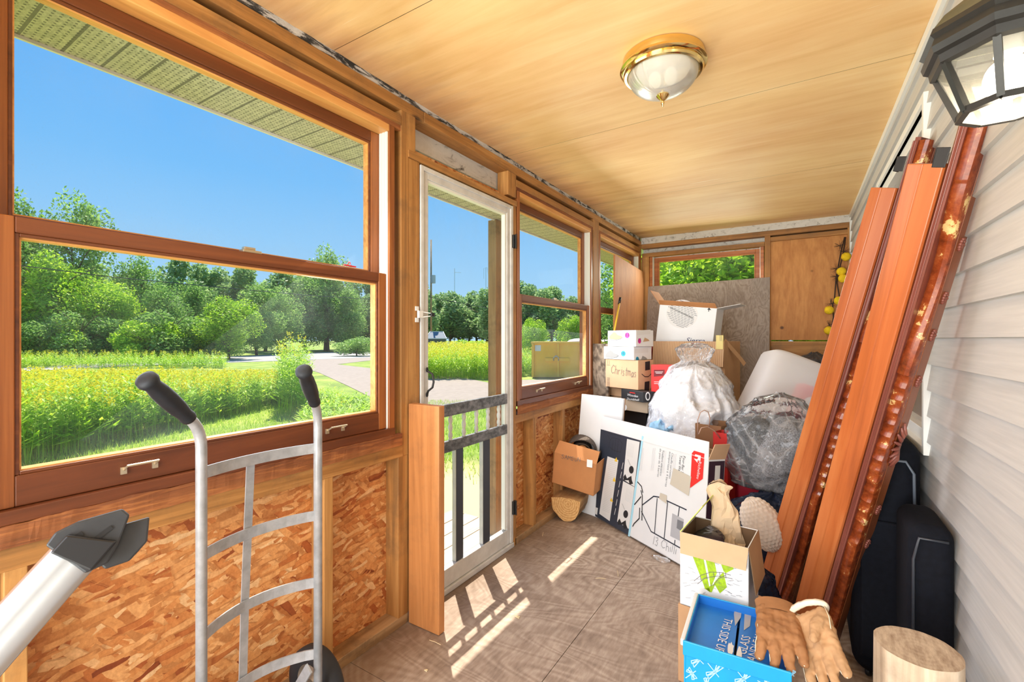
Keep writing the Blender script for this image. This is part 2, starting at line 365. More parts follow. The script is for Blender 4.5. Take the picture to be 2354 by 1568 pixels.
def _floor():
    m, t, b = nm('weathered_plywood_floor')
    n1 = noi(t, coords(t, (1.1, 3.4, 1)), 1.0, 2.5, .42, .35)
    s = math_(t, 'SINE', math_(t, 'MULTIPLY', n1, 30 * 6.283))
    msk = ramp(t, noi(t, coords(t, (1, 1, 1)), 2.6, 3, .5), [(.35, (.25,) * 3), (.62, (1, 1, 1))])
    f2 = noi(t, coords(t, (34, 7, 1)), 1.5, 6, .65); f3 = noi(t, coords(t, (1, 1, 1)), 3.0, 5, .6)
    h = math_(t, 'ADD', math_(t, 'MULTIPLY', math_(t, 'MULTIPLY', s, msk), .085), math_(t, 'ADD', math_(t, 'MULTIPLY', f2, .55), math_(t, 'MULTIPLY', f3, .45)))
    c = ramp(t, h, [(.24, sr(112, 92, 76)), (.5, sr(166, 146, 128)), (.74, sr(202, 186, 168))])
    cc = N(t, 'ShaderNodeTexCoord'); sp = N(t, 'ShaderNodeSeparateXYZ'); t.links.new(cc.outputs['Object'], sp.inputs[0])
    st = noi(t, coords(t, (1, 1, 1)), 2.2, 6, .65)
    e1 = math_(t, 'ADD', math_(t, 'ADD', sp.outputs['X'], 1.5), math_(t, 'MULTIPLY', st, .9))
    sm = ramp(t, e1, [(.38, (1, 1, 1)), (.85, (0, 0, 0))])          # trodden dirt along the outer wall
    c = mixc(t, c, sr(104, 78, 54), math_(t, 'MULTIPLY', sm, .8))
    dn = ramp(t, noi(t, coords(t), 60, 3, .7), [(.7, (0, 0, 0)), (.76, (1, 1, 1))])
    c = mixc(t, c, sr(60, 46, 36), math_(t, 'MULTIPLY', dn, .5))
    t.links.new(c, b.inputs['Base Color']); b.inputs['Roughness'].default_value = .65; bump(t, b, h, .2, .003); return m
M['floor'] = _floor()
M['osb'] = osb_mat()
M['oldply'] = plyw('grey_weathered_plywood', sr(116, 98, 82), sr(168, 154, 142), (6.5, 1, 2.6), .9, .7, sr(150, 140, 134), .1, 13, .8, .62)
M['ply_end'] = plyw('knotty_plywood_panel', sr(176, 112, 56), sr(212, 150, 84), (5, 1, 1.1), .9, .65, None, .1, 6, .9, .7, .85)
M['ply_corner'] = plyw('reddish_plywood_offcut', sr(172, 106, 60), sr(214, 150, 98), (6, 6, .9), .9, .65, None, .15, 4, .5, .8)
M['flake'] = None
def _flake():
    m, t, b = nm('flaking_white_paint_over_mould')
    n = noi(t, coords(t, (14, 5, 20)), 1.6, 8, .75, .6)
    c = ramp(t, n, [(.42, (.02, .02, .02)), (.47, (.1, .09, .08)), (.52, (.55, .53, .5)), (.7, (.72, .7, .66))])
    t.links.new(c, b.inputs['Base Color']); b.inputs['Roughness'].default_value = .8; bump(t, b, n, .6, .01); return m
M['flake'] = _flake()
def _flake2():
    m, t, b = nm('dirty_white_painted_board')
    n = noi(t, coords(t, (10, 4, 12)), 1.6, 8, .75, .6)
    c = ramp(t, n, [(.3, (.03, .03, .025)), (.38, (.3, .28, .25)), (.45, (.62, .6, .56)), (.7, (.72, .7, .66))])
    t.links.new(c, b.inputs['Base Color']); b.inputs['Roughness'].default_value = .8; return m
M['flake2'] = _flake2()
M['glass'] = dusty_glass('dusty_window_glass', .035)
M['doorglass'] = dusty_glass('storm_door_pane', .03)
M['doorw'] = plain('worn_white_door_paint', (.62, .61, .58), .45, 0, .12, 14)
def _doorscuff():
    m, t, b = nm('scuffed_grey_white_rail')
    n = noi(t, coords(t, (6, 6, 10)), 3, 8, .75)
    c = ramp(t, n, [(.34, (.03, .03, .035)), (.46, (.10, .11, .12)), (.68, (.30, .31, .33))])
    t.links.new(c, b.inputs['Base Color']); b.inputs['Roughness'].default_value = .5; return m
M['doorscuff'] = _doorscuff()
M['black'] = plain('black_plastic', (.012, .012, .013), .4)
M['blackrub'] = plain('dark_rubber_grip', (.010, .013, .018), .6, 0, .3, 40)
M['chrome'] = plain('chrome', (.75, .75, .75), .2, 1)
M['steelgrey'] = plain('grey_painted_steel', (.42, .43, .44), .35, .3, .18, 30)
M['brass'] = plain('polished_brass', (.83, .62, .26), .12, 1)
M['alu'] = plain('brushed_aluminium', (.62, .66, .68), .28, .9, .1, 4)
def _siding():
    m, t, b = nm('pale_vinyl_siding')
    n = noi(t, coords(t, (2, 2.0, 60)), 1.5, 6, .6)
    c = ramp(t, n, [(.3, sr(188, 187, 184)), (.7, sr(204, 202, 198))])
    t.links.new(c, b.inputs['Base Color']); b.inputs['Roughness'].default_value = .5; bump(t, b, n, .12, .003); return m
M['siding'] = _siding()
M['white'] = plain('white_trim_paint', (.82, .82, .78), .4)
M['card'] = plain('brown_cardboard', sr(190, 146, 104), .8, 0, .1, 6)
M['card2'] = plain('tan_cardboard', sr(206, 168, 130), .8, 0, .08, 6)
M['cardo'] = plain('orange_brown_cardboard', sr(196, 134, 82), .8, 0, .08, 6)
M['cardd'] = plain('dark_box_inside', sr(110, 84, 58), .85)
M['cardw'] = plain('white_coated_card', (.78, .78, .77), .5, 0, .03, 5)
def _corr():
    m, t, b = nm('corrugated_cardboard_inner_side')
    wv = N(t, 'ShaderNodeTexWave', bands_direction='X'); wv.inputs['Scale'].default_value = 22; wv.inputs['Distortion'].default_value = 1.2; wv.inputs['Detail Scale'].default_value = .4
    t.links.new(coords(t), wv.inputs['Vector'])
    c = ramp(t, wv.outputs['Fac'], [(0, sr(176, 136, 98)), (1, sr(214, 178, 138))]); t.links.new(c, b.inputs['Base Color']); b.inputs['Roughness'].default_value = .8
    bump(t, b, wv.outputs['Fac'], .4, .004); return m
M['corr'] = _corr()
M['ink'] = plain('black_ink', (.02, .02, .022), .6)
M['pencil'] = plain('grey_marker', (.14, .12, .11), .7)
M['navy'] = plain('navy_print', sr(52, 58, 70), .4)
M['greyp'] = plain('grey_print', sr(178, 178, 180), .5)
M['lgrey'] = plain('light_grey_print', sr(222, 220, 216), .5)
M['mgrey'] = plain('mid_grey_print', sr(120, 122, 126), .5)
M['red'] = plain('red_print', sr(226, 48, 44), .45)
M['redbag'] = plain('red_paper', sr(196, 40, 34), .6, 0, .1, 6)
M['pink'] = plain('pink_sticker', sr(226, 40, 150), .5)
M['cyan'] = plain('cyan_sticker', sr(28, 166, 206), .5)
M['green'] = plain('lime_green_print', sr(158, 192, 8), .5, 0, .25, 90)
M['greenflap'] = plain('pale_green_flap', sr(206, 216, 104), .6)
M['blue'] = plain('bright_blue_print', sr(28, 118, 206), .4, 0, .12, 5)
M['blue2'] = plain('sky_blue_print', sr(14, 158, 220), .4, 0, .12, 5)
M['paleblue'] = plain('pale_blue_line', sr(170, 220, 236), .5)
M['beige'] = plain('beige_tape', sr(200, 190, 172), .6)
M['yellow'] = plain('yellow_paint', sr(236, 196, 60), .5)
# ================================================================ THE PORCH SHELL
XL = -1.486; YE = 4.97; ZC = 2.335
def XR(y): return .345 + (YE - y) * .012
Y0 = -1.2
def dpt(z): return z
# floor: plywood sheets over dark joists
mb = MB()
mb.box(-1.60, .5, Y0, 5.06, -.12, -.02, 1)
for x0, x1, y0, y1 in ((-1.57, -.813, Y0, 1.19), (-1.57, -.813, 1.192, 2.43), (-1.57, -.813, 2.433, 5.05), (-.810, .44, Y0, .75), (-.810, .44, .753, 3.19), (-.810, .44, 3.193, 5.05)):
    mb.box(x0, x1, y0, y1, -.02, 0)
tag(Wd('floor', mb, [M['floor'], M['black']]), kind='structure')
mb = MB(); ys = [Y0, 1.12, 2.315, 3.54, 5.05]
for a, b in zip(ys, ys[1:]):                      # plywood sheets, each sagging a little between its seams
    def fn(u, v, a=a, b=b):
        y = a + .001 + (b - a - .002) * v; x = -1.52 + 1.98 * u
        return (x, y, ZC - .006 * math.sin(math.pi * v) - .004 * math.sin(3 * u + y) )
    mb.grid(fn, 12, 6)
mb.box(-1.60, .5, Y0, 5.1, ZC + .012, ZC + .05, 1)
tag(Wd('ceiling', mb, [M['ceil'], M['cardd']]), kind='structure')

# ---- left wall
wl = tag(thing('wall_left', loc=(XL, 0, 0)), kind='structure')
def W1(name, mat, *bx, bevel=.002, **k):
    mb = MB()
    for b in bx: mb.box(*b)
    return Wd(name, mb, mat, wl, bevel=bevel, **k)
D1 = -1.562
W1('sheathing_board', M['osb'], (-1.578, D1, Y0, 1.545, 0, .8), bevel=0)
W1('sheathing_board', M['osb'], (-1.578, D1, 2.40, 5.05, 0, .8), bevel=0)
W1('sheathing_board', M['osb'], (-1.578, D1, Y0, .18, .8, 2.3), bevel=0)
W1('painted_board', M['flake2'], (-1.59, -1.57, Y0, 5.05, 2.155, 2.33), bevel=0)
W1('sheathing_strip', M['osb'], (-1.568, -1.548, 1.545, 2.319, 2.075, 2.135), bevel=0)
W1('top_plate', M['piney'], (-1.575, XL, Y0, 1.60, 2.25, 2.298))
W1('top_plate', M['piney'], (-1.575, XL + .002, 1.602, 4.97, 2.25, 2.298))
def wavy(x0, x1, y0, y1, z0, z1, n=90, amp=.006):
    mb = MB()
    def fn(u, v):
        y = y0 + (y1 - y0) * u
        k = [(x1, z0), (x0, z0 + 0), (x0, z1), (x1, z1)]
        q = [(x0 - .02, z0), (x0, z0), (x0, z1), (x0 - .02, z1)]
        px, pz = q[min(3, int(round(v * 3)))]
        g = noise.noise(Vector((y * 9, v * 3, 0))) * amp + noise.noise(Vector((y * 31, v * 5, 4))) * amp * .6
        return (px + g * .7, y, pz + g * (1 if v > .5 else .5))
    mb.grid(fn, n, 3); return mb
Wd('peeling_strip', wavy(-1.492, -1.52, Y0, 4.97, 2.297, 2.334, 160, .005), M['flake'], wl)
W1('bottom_plate', M['oldy'], (D1, XL, Y0, 1.50, 0, .042))
W1('bottom_plate', M['oldy'], (D1, XL, 2.40, 4.97, 0, .042))
def stud(y0, y1, z0=.042, z1=.74, x1=XL, m='pinez'): W1('stud', M[m], (D1, x1, y0, y1, z0, z1))
stud(-.15, -.112); stud(.27, .308); stud(1.074, 1.112); stud(1.44, 1.499)
stud(.13, .168, .042, 2.25); stud(-.6, -.56, .042, 2.25)
stud(1.457, 1.5005, .74, 2.25); stud(1.5015, 1.545, 2.089, 2.25); stud(1.502, 1.573, .042, 2.056, XL - .002)
stud(2.380, 2.412, .0, 2.070, XL, 'pinez'); stud(2.319, 2.412, 2.108, 2.25, XL, 'pinez')
stud(2.62, 2.66); stud(3.05, 3.09); stud(3.62, 3.66); stud(4.2, 4.24)
W1('stud', M['pinez'], (D1, XL, 3.633, 3.755, .79, 2.25))
W1('stud', M['pinez'], (D1, XL, 4.93, 4.97, .04, 2.25))
W1('door_header', M['piney'], (-1.57, XL + .004, 1.499, 2.415, 2.057, 2.089))
for a, b in ((.168, 1.457), (2.412, 3.633), (3.755, 4.93)):
    W1('window_header', M['piney'], (-1.572, XL + .002, a, b, 2.180, 2.222))
    W1('rough_sill', M['piney'], (-1.575, XL + .001, a - .02, b + .01, .738, .790))
    Wd('sealant_bead', wavy(-1.478, -1.50, a, b, .790, .842, 120, .006), M['crust'], wl)
    Wd('sealant_bead', wavy(-1.488, -1.50, a, b, 2.158, 2.181, 120, .004), M['crust'], wl)

# ---- double-hung windows (local: a along the wall, d outwards, z up)
def window_unit(name, mp, a0, a1, parent_loc, mats, tone='', handles=(), lock=None):
    wn = tag(thing(name, loc=parent_loc), kind='structure')
    st, stz, bd = mats
    def part(nm_, mat, boxes, parent=wn, bevel=.0025, **k):
        mb = MB()
        for b in boxes: mb.box(*b)
        mb.xf(lambda p: mp(p)); return Wd(nm_, mb, mat, parent, bevel=bevel, **k)
    i0, i1 = a0 + .03, a1 - .03
    part('jamb', stz, [(a0, i0, 0, .105, .84, 2.16)]); part('jamb', stz, [(i1, a1, 0, .105, .84, 2.16)])
    part('head_jamb', M['bead'] if tone != 'x' else bd, [(i0, i1, 0.001, .105, 2.13, 2.16)])
    part('sill', st, [(i0 - .03, i1 + .03, -.004, .105, .84, .872)])
    for s_, q in ((1, i0), (-1, i1)):
        bx = []
        for k in range(3):
            d0 = .010 + k * .017
            bx.append((min(q, q + s_ * .006), max(q, q + s_ * .006), d0, d0 + .013, .872, 2.13))
        bx.append((min(q, q + s_ * .003), max(q, q + s_ * .003), .009, .06, .872, 2.13))
        part('jamb_track', M['vinyl'], bx, bevel=.001)
    def sash(nm2, b0, b1, d0, d1, z0, z1, g):      # g = glass rectangle a0, a1, z0, z1
        e_ = thing(nm2, frame=None, loc=tuple(mp(Vector(((b0 + b1) / 2, d0, z0))))); e_.parent = wn
        e_.matrix_basis = MW(wn).inverted() @ MW(e_)
        part('stile', stz, [(b0, g[0] - .012, d0, d1, z0, z1)], e_); part('stile', stz, [(g[1] + .012, b1, d0, d1, z0, z1)], e_)
        part('rail', st, [(g[0] - .012, g[1] + .012, d0 + .0006, d1, z0, g[2] - .012)], e_); part('rail', st, [(g[0] - .012, g[1] + .012, d0 + .0006, d1, g[3] + .012, z1)], e_)
        o = (g[0] - .012, g[1] + .012, g[2] - .012, g[3] + .012)
        bxs = [(o[0], g[0] - .004, d0 + .004, d1, o[2], o[3]), (g[1] + .004, o[1], d0 + .004, d1, o[2], o[3]),
               (g[0] - .004, g[1] + .004, d0 + .004, d1, o[2], g[2] - .004), (g[0] - .004, g[1] + .004, d0 + .004, d1, g[3] + .004, o[3])]
        part('inner_moulding', st, bxs, e_, .0015)
        bxs = [(g[0] - .005, g[0], d0 + .009, d1, g[2], g[3]), (g[1], g[1] + .005, d0 + .009, d1, g[2], g[3]),
               (g[0] - .005, g[1] + .005, d0 + .009, d1, g[2] - .005, g[2]), (g[0] - .005, g[1] + .005, d0 + .009, d1, g[3], g[3] + .006)]
        part('glazing_bead', bd, bxs, e_, .001)
        gm = MB(); dm = (d0 + d1) / 2 + .004
        gm.add([(g[0], dm, g[2]), (g[1], dm, g[2]), (g[1], dm, g[3]), (g[0], dm, g[3])], [(0, 1, 2, 3)]); gm.xf(mp)
        Wd('pane', gm, M['glass'], e_)
        return e_
    sash('upper_sash', i0, i1, .060, .096, 1.49, 2.128, (i0 + .055, i1 - .058, 1.542, 2.072))
    lo = sash('lower_sash', i0 + .001, i1 - .001, .013, .052, .873, 1.527, (i0 + .057, i1 - .058, .955, 1.478))
    for ha in handles:                                # sash lifts on the bottom rail
        mb = MB(); zc = .912
        mb.tube([(ha - .034, .008, zc), (ha - .034, -.013, zc + .012), (ha + .034, -.013, zc + .012), (ha + .034, .008, zc)], .0032, 8)
        mb.box(ha - .041, ha - .028, .008, .013, zc - .012, zc + .006); mb.box(ha + .028, ha + .041, .008, .013, zc - .012, zc + .006)
        mb.xf(mp); Wd('sash_lift', mb, M['brass_dull'], wn, smooth=.6)
    if lock is not None:
        mb = MB(); mb.box(lock - .03, lock + .03, .018, .045, 1.527, 1.537); mb.box(lock - .024, lock + .012, .022, .040, 1.537, 1.546)
        mb.xf(mp); Wd('sash_lock', mb, M['brass_dull'], wn, bevel=.002)
    return wn
M['brass_dull'] = plain('dull_brass_hardware', (.62, .52, .36), .3, .8)
mpL = lambda p: Vector((XL - p.x * 0 - p.y, p.x, p.z))
mpE = lambda p: Vector((p.x, YE + .02 + p.y, p.z))
WM = (M['stain'], M['stainz'], M['bead'])
def yat(u, x=XL): return P(u, 800, x=x).y
window_unit('window_1', mpL, .215, 1.42, (XL, .8, .84), WM, handles=(yat(325), yat(775)), lock=yat(575, -1.52))
window_unit('window_2', mpL, 2.425, 3.615, (XL, 3.0, .84), WM, handles=(yat(1243), yat(1330)), lock=yat(1275, -1.52))
window_unit('window_3', mpL, 3.765, 4.93, (XL, 4.3, .84), WM)
window_unit('window_4', mpE, -1.403, -.326, (-.87, YE, .84), (M['stainx'], M['stainx'], M['bead']), tone='x')
# small red clip on the meeting rail of the big window
c0 = P(803, 612, x=-1.515); t = thing('key_clip', 'tiny red clip lying on the meeting rail of the big window', 'clip', c0)
mb = MB(); mb.tube([c0 + V(0, math.cos(a) * .006, .008 + math.sin(a) * .008) for a in [k * .5 for k in range(13)]], .0014, 6); mb.bar(c0 + V(0, -.025, .002), c0 + V(0, .03, .001), .008, .004)
Wd('clip_body', mb, M['red'], t)

# ---- end wall
we = tag(thing('wall_end', loc=(-.5, YE, 0)), kind='structure')
def W2(name, mat, *bx, bevel=.002):
    mb = MB()
    for b in bx: mb.box(*b)
    return Wd(name, mb, mat, we, bevel=bevel)
mbx = wavy(-YE + .006, 0, -1.486, .345, 2.266, 2.334, 70, .004); mbx.xf(lambda p: V(p.y, -p.x - 0.0, p.z))
Wd('peeling_strip', mbx, M['flake2'], we)
W2('top_plate', M['pinex'], (XL, .345, YE, 5.05, 2.219, 2.266))
W2('painted_board', M['flake2'], (XL, .345, 5.045, 5.06, 2.12, 2.30), bevel=0)
W2('window_header', M['pinex'], (-1.48, -.321, YE + .002, 5.05, 2.127, 2.168))
W2('window_header', M['pinex'], (-.272, .32, YE + .002, 5.05, 2.165, 2.205))
W2('stud', M['pinez'], (-1.486, -1.405, YE + .003, 5.05, 0, 2.127)); W2('stud', M['pinez'], (-.320, -.272, YE, 5.05, 0, 2.219))
W2('stud', M['pinez'], (.315, .345, YE - .003, 5.05, 0, 2.219))
W2('plywood_panel', M['ply_end'], (-.272, .345, 5.0, 5.012, 1.242, 2.165), bevel=0)
W2('plank', M['pinex'], (-.272, .345, 4.998, 5.02, .95, 1.232)); W2('plank', M['pinex'], (-.272, .345, 5.0, 5.02, .6, .946))
W2('sheathing_board', M['osb'], (-1.5, .345, 5.02, 5.035, 0, .80), bevel=0)
W2('plank', M['pinex'], (-1.48, -.30, YE + .01, 5.05, .74, .84))

# ---- house wall on the right, lap siding
wr = tag(thing('wall_right', loc=(.36, 2, 0)), kind='structure')
def lap(ya, yb, z0, z1):
    mb = MB(); k = 0; z = -.04
    while z < 2.34:
        a, b = max(z, z0), min(z + .0925, z1)
        if b > a + .002:
            f0 = (a - z) / .0925; f1 = (b - z) / .0925
            d = lambda f: .013 * (1 - f)
            vv = []
            for y in (ya, yb):
                vv += [(XR(y) - d(f0), y, a), (XR(y) - d(f1) + 0, y, b), (XR(y) + .01, y, b), (XR(y) + .01, y, a)]
            mb.add(vv, [(0, 1, 5, 4), (1, 2, 6, 5), (2, 3, 7, 6), (3, 0, 4, 7), (0, 3, 2, 1), (4, 5, 6, 7)])
        z += .0925
    return mb
WY0, WY1, WZ0, WZ1 = 2.20, 3.30, .862, 2.10
for a in (lap(Y0, WY0, -.04, 2.34), lap(WY1, 5.0, -.04, 2.34), lap(WY0, WY1, -.04, WZ0), lap(WY0, WY1, WZ1, 2.34)):
    Wd('siding', a, M['siding'], wr)
mb = MB(); mb.box(.43, .48, Y0, 5.0, -.1, 2.34); Wd('backing', mb, M['cardd'], wr)
mb = MB(); mb.bar((XR(Y0) - .012, Y0, 2.318), (XR(4.97) - .012, 4.97, 2.318), .018, .034); Wd('ceiling_trim', mb, M['white'], wr)
mb = MB(); mb.bar((XR(4.95) - .008, 4.95, .0), (XR(4.95) - .008, 4.95, 2.3), .02, .02, up=(0, 1, 0)); Wd('corner_trim', mb, M['white'], wr)
wh = tag(thing('window_5', loc=(XR(2.7), 2.7, WZ0)), kind='structure')
def W5(n_, m_, *bx, bevel=.002):
    mb = MB()
    for b in bx: mb.box(*b)
    mb.xf(lambda p: V(XR(p.y) + p.x, p.y, p.z)); Wd(n_, mb, m_, wh, bevel=bevel)
W5('casing', M['white'], (-.022, .02, WY0 - .022, WY0 + .004, WZ0 - .025, WZ1 + .03)); W5('casing', M['white'], (-.022, .02, WY1 - .0, WY1 + .03, WZ0 - .02, WZ1 + .03))
W5('casing', M['white'], (-.022, .02, WY0, WY1, WZ1, WZ1 + .03)); W5('casing', M['white'], (-.022, .03, WY0, WY1, WZ0 - .025, WZ0 + .004))
W5('window_frame', M['white'], (.0, .06, WY0 + .004, WY0 + .05, WZ0, WZ1), (.0, .06, WY1 - .05, WY1, WZ0, WZ1), (.0, .06, WY0 + .05, WY1 - .05, WZ1 - .05, WZ1), (.0, .06, WY0 + .05, WY1 - .05, WZ0, WZ0 + .05), (.012, .05, WY0 + .05, WY1 - .05, 1.45, 1.50))
W5('pane', M['glass'], (.03, .034, WY0 + .05, WY1 - .05, WZ0 + .05, WZ1 - .05), bevel=0)
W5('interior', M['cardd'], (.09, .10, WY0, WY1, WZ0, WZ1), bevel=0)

# ---- storm door in the left wall
dr = tag(thing('door_1', loc=(XL, 1.98, .03)), kind='structure')
def W3(n_, m_, *bx, bevel=.003, **k):
    mb = MB()
    for b in bx: mb.box(*b)
    return Wd(n_, mb, m_, dr, bevel=bevel, **k)
X0, X1 = -1.528, -1.492
W3('stile', M['doorw'], (X0, X1, 1.578, 1.634, .03, 2.05), (X0, X1 + .008, 1.578, 1.600, .03, 2.05))
W3('stile', M['doorw'], (X0, X1, 2.319, 2.376, .03, 2.05), (X0, X1 + .008, 2.350, 2.376, .03, 2.05))
W3('top_rail', M['doorw'], (X0, X1, 1.634, 2.319, 1.998, 2.05), (X0, X1 + .008, 1.60, 2.35, 2.028, 2.05))
W3('glass_frame', M['vinyl'], (X0 + .004, X1 - .006, 1.634, 1.642, .933, 1.998), (X0 + .004, X1 - .006, 2.303, 2.319, .125, 1.998), (X0 + .004, X1 - .006, 1.642, 2.303, 1.986, 1.998), bevel=.001)
W3('lock_rail', M['doorscuff'], (X1 - .020, X1 + .001, 1.634, 2.319, .868, .928)); W3('lower_rail', M['doorscuff'], (X1 - .020, X1 + .001, 1.634, 2.319, .690, .746))
W3('bottom_rail', M['doorw'], (X0, X1, 1.634, 2.319, .03, .118)); W3('door_sweep', M['doorw'], (-1.55, -1.480, 1.575, 2.380, 0.001, .028))
for u0, u1 in ((1050, 1066), (1112, 1127)):
    a, b = yat(u0, -1.495), yat(u1, -1.495)
    W3('slat', M['doorw'], (X0 + .002, X1 - .009, a, b, .118, .690)); W3('slat_facing', M['navy'], (X1 - .0088, X1 - .006, a + .002, b, .12, .688), bevel=0)
for k in range(6):                                   # turned spindles
    y = 1.700 + k * .1085; prof = []
    for j in range(25):
        f = j / 24; z = .746 + f * .122
        r = .0075 + .004 * abs(math.sin(f * math.pi * 3)) * (1 if .12 < f < .88 else .2) + (.002 if f < .08 or f > .92 else 0)
        prof.append((r, z))
    mb = MB(); mb.lathe(prof, 12, Matrix.Translation((-1.502, y, 0))); Wd('spindle', mb, M['doorw'], dr, smooth=True)
for z0, z1, ya, yb, n_ in ((.933, 1.990, 1.640, 2.305, 'pane'), (.118, .868, 1.634, 2.305, 'pane')):
    mb = MB(); mb.add([(-1.520, ya, z0), (-1.520, yb, z0), (-1.520, yb, z1), (-1.520, ya, z1)], [(0, 1, 2, 3)]); Wd(n_, mb, M['doorglass'], dr)
y = yat(982); zz = (P(982, 905, x=XL).z, P(982, 850, x=XL).z)
mb = MB(); mb.tube([(XL + .0, y, zz[0] - .005), (XL + .006, y, zz[0] + .012), (XL + .03, y + .003, zz[0] + .03), (XL + .036, y + .004, (zz[0] + zz[1]) / 2), (XL + .03, y + .003, zz[1] - .02), (XL + .006, y, zz[1] - .008), (XL, y, zz[1])], .005, 8)
mb.ball((XL, y, zz[0] - .004), (.003, .009, .012)); mb.ball((XL, y, zz[1]), (.003, .009, .012))
Wd('pull_handle', mb, M['black'], dr, smooth=True)
for (u, v0, v1) in ((1178, 570, 540), (1182, 1180, 1150)):
    a = P(u, v0, x=XL); b = P(u, v1, x=XL); yy = 2.366
    mb = MB(); mb.box(XL - .004, XL + .014, yy - .005, yy + .028, a.z, b.z); mb.tube([(XL + .018, yy + .012, a.z - .004), (XL + .018, yy + .012, b.z + .004)], .006, 8); Wd('hinge', mb, M['black'], dr, bevel=.002)
z = P(965, 723, x=XL).z; y = 1.556
mb = MB(); mb.box(XL - .002, XL + .003, y - .012, y + .008, z + .016, z + .036); mb.box(XL - .002, XL + .003, y - .012, y + .008, z - .036, z - .016); mb.box(XL + .003, XL + .016, y - .004, y + .022, z - .016, z + .016)
mb.tube([(XL + .012, y + .02, z + .012), (XL + .03, y + .06, z + .006)], .0025, 6); mb.tube([(XL + .012, y + .02, z - .012), (XL + .03, y + .06, z - .006)], .0025, 6)
Wd('latch', mb, M['white'], dr, bevel=.001)
mb = MB(); mb.box(XL + .024, XL + .036, y + .056, y + .078, z - .009, z + .009); Wd('latch_knob', mb, M['black'], dr, bevel=.002, label='black tip of the latch')

# ================================================================ OUTSIDE
GZ = -.35
def _soffit():
    m, t, b = nm('perforated_soffit')
    c = N(t, 'ShaderNodeTexCoord'); sp = N(t, 'ShaderNodeSeparateXYZ'); t.links.new(c.outputs['Object'], sp.inputs[0])
    def cell(o, s):
        return math_(t, 'SUBTRACT', math_(t, 'FRACT', math_(t, 'MULTIPLY', o, s)), .5)
    fx = cell(sp.outputs['X'], 62); fy = cell(sp.outputs['Y'], 62)
    d = math_(t, 'SQRT', math_(t, 'ADD', math_(t, 'MULTIPLY', fx, fx), math_(t, 'MULTIPLY', fy, fy)))
    hole = math_(t, 'LESS_THAN', d, .2)
    gy = math_(t, 'ABSOLUTE', cell(sp.outputs['Y'], 1 / .0925)); seam = math_(t, 'GREATER_THAN', gy, .455)
    n = ramp(t, noi(t, coords(t), 60, 4, .8), [(.35, sr(158, 156, 140)), (.6, sr(204, 202, 182))])
    cc = mixc(t, n, (.05, .05, .05), math_(t, 'MULTIPLY', hole, .8)); cc = mixc(t, cc, (.09, .085, .08), math_(t, 'MULTIPLY', seam, .8))
    t.links.new(cc, b.inputs['Base Color']); b.inputs['Roughness'].default_value = .6; return m
mb = MB(); mb.box(-1.885, -1.585, Y0, 6.2, 2.113, 2.128)
s0 = Wd('trim_1', mb, _soffit()); tag(s0, kind='structure')
mb = MB(); mb.box(-1.895, -1.885, Y0, 6.2, 2.104, 2.19); mb.box(-2.0, .6, Y0, 6.2, 2.39, 2.42); s1 = Wd('trim_2', mb, M['white']); tag(s1, kind='structure')
t = thing('porch_post', 'grey weathered square post standing outside the storm door', 'post', (-1.9, 2.82, GZ))
mb = MB(); mb.box(-1.945, -1.875, 2.765, 2.855, GZ, 2.112); Wd('post', mb, M['oldz'], t, bevel=.004)
def patch(name, pts, z, mat, th=.012):
    mb = MB(); poly = [(p.x, p.y) for p in pts]
    a = sum(poly[i][0] * poly[(i + 1) % len(poly)][1] - poly[(i + 1) % len(poly)][0] * poly[i][1] for i in range(len(poly)))
    if a < 0: poly = poly[::-1]
    mb.prism(poly, (0, 0, z), (1, 0, 0), (0, 1, 0), th); return tag(Wd(name, mb, mat), kind='structure')
def _ground():
    m, t, b = nm('lawn_ground')
    n = noi(t, coords(t, (1, 1, 1)), .9, 6, .65); n2 = noi(t, coords(t), 14, 5, .7)
    c = ramp(t, math_(t, 'ADD', math_(t, 'MULTIPLY', n, .7), math_(t, 'MULTIPLY', n2, .3)), [(.36, sr(96, 118, 36)), (.5, sr(128, 150, 48)), (.66, sr(176, 176, 84))])
    # worn sandy patch by the steps
    cc = N(t, 'ShaderNodeTexCoord'); vd = N(t, 'ShaderNodeVectorMath', operation='DISTANCE'); t.links.new(cc.outputs['Object'], vd.inputs[0]); vd.inputs[1].default_value = (-2.9, 3.2, GZ)
    f = ramp(t, math_(t, 'ADD', math_(t, 'MULTIPLY', vd.outputs['Value'], .35), math_(t, 'MULTIPLY', n2, .5)), [(.62, (1, 1, 1)), (1.0, (0, 0, 0))])
    c = mixc(t, c, sr(206, 182, 136), f)
    t.links.new(c, b.inputs['Base Color']); b.inputs['Roughness'].default_value = .9; return m
mb = MB(); mb.box(-420, 160, -60, 420, GZ - .5, GZ); tag(Wd('ground', mb, _ground()), kind='structure')
gp = lambda u, v: P(u, v, z=GZ)
M['road'] = plain('pale_asphalt', sr(158, 153, 150), .85, 0, .06, 3)
patch('road', [gp(-260, 880), gp(60, 854), gp(300, 842), gp(500, 835), gp(700, 828), gp(860, 822), gp(1000, 809), gp(1130, 803), gp(1400, 797), gp(1400, 794), gp(1130, 797), gp(1000, 801), gp(858, 806), gp(700, 812), gp(560, 819), gp(300, 832), gp(60, 846), gp(-260, 866)], GZ, M['road'], .02)
patch('driveway', [gp(660, 834), gp(735, 858), gp(800, 888), gp(858, 917), gp(990, 945), gp(1130, 940), gp(1260, 905), gp(1400, 893), gp(1400, 872), gp(1200, 874), gp(1130, 882), gp(1060, 868), gp(990, 864), gp(900, 852), gp(860, 848), gp(775, 838), gp(860, 828), gp(860, 812)], GZ, plain('gravelly_asphalt', sr(152, 138, 126), .9, 0, .12, 5), .014)
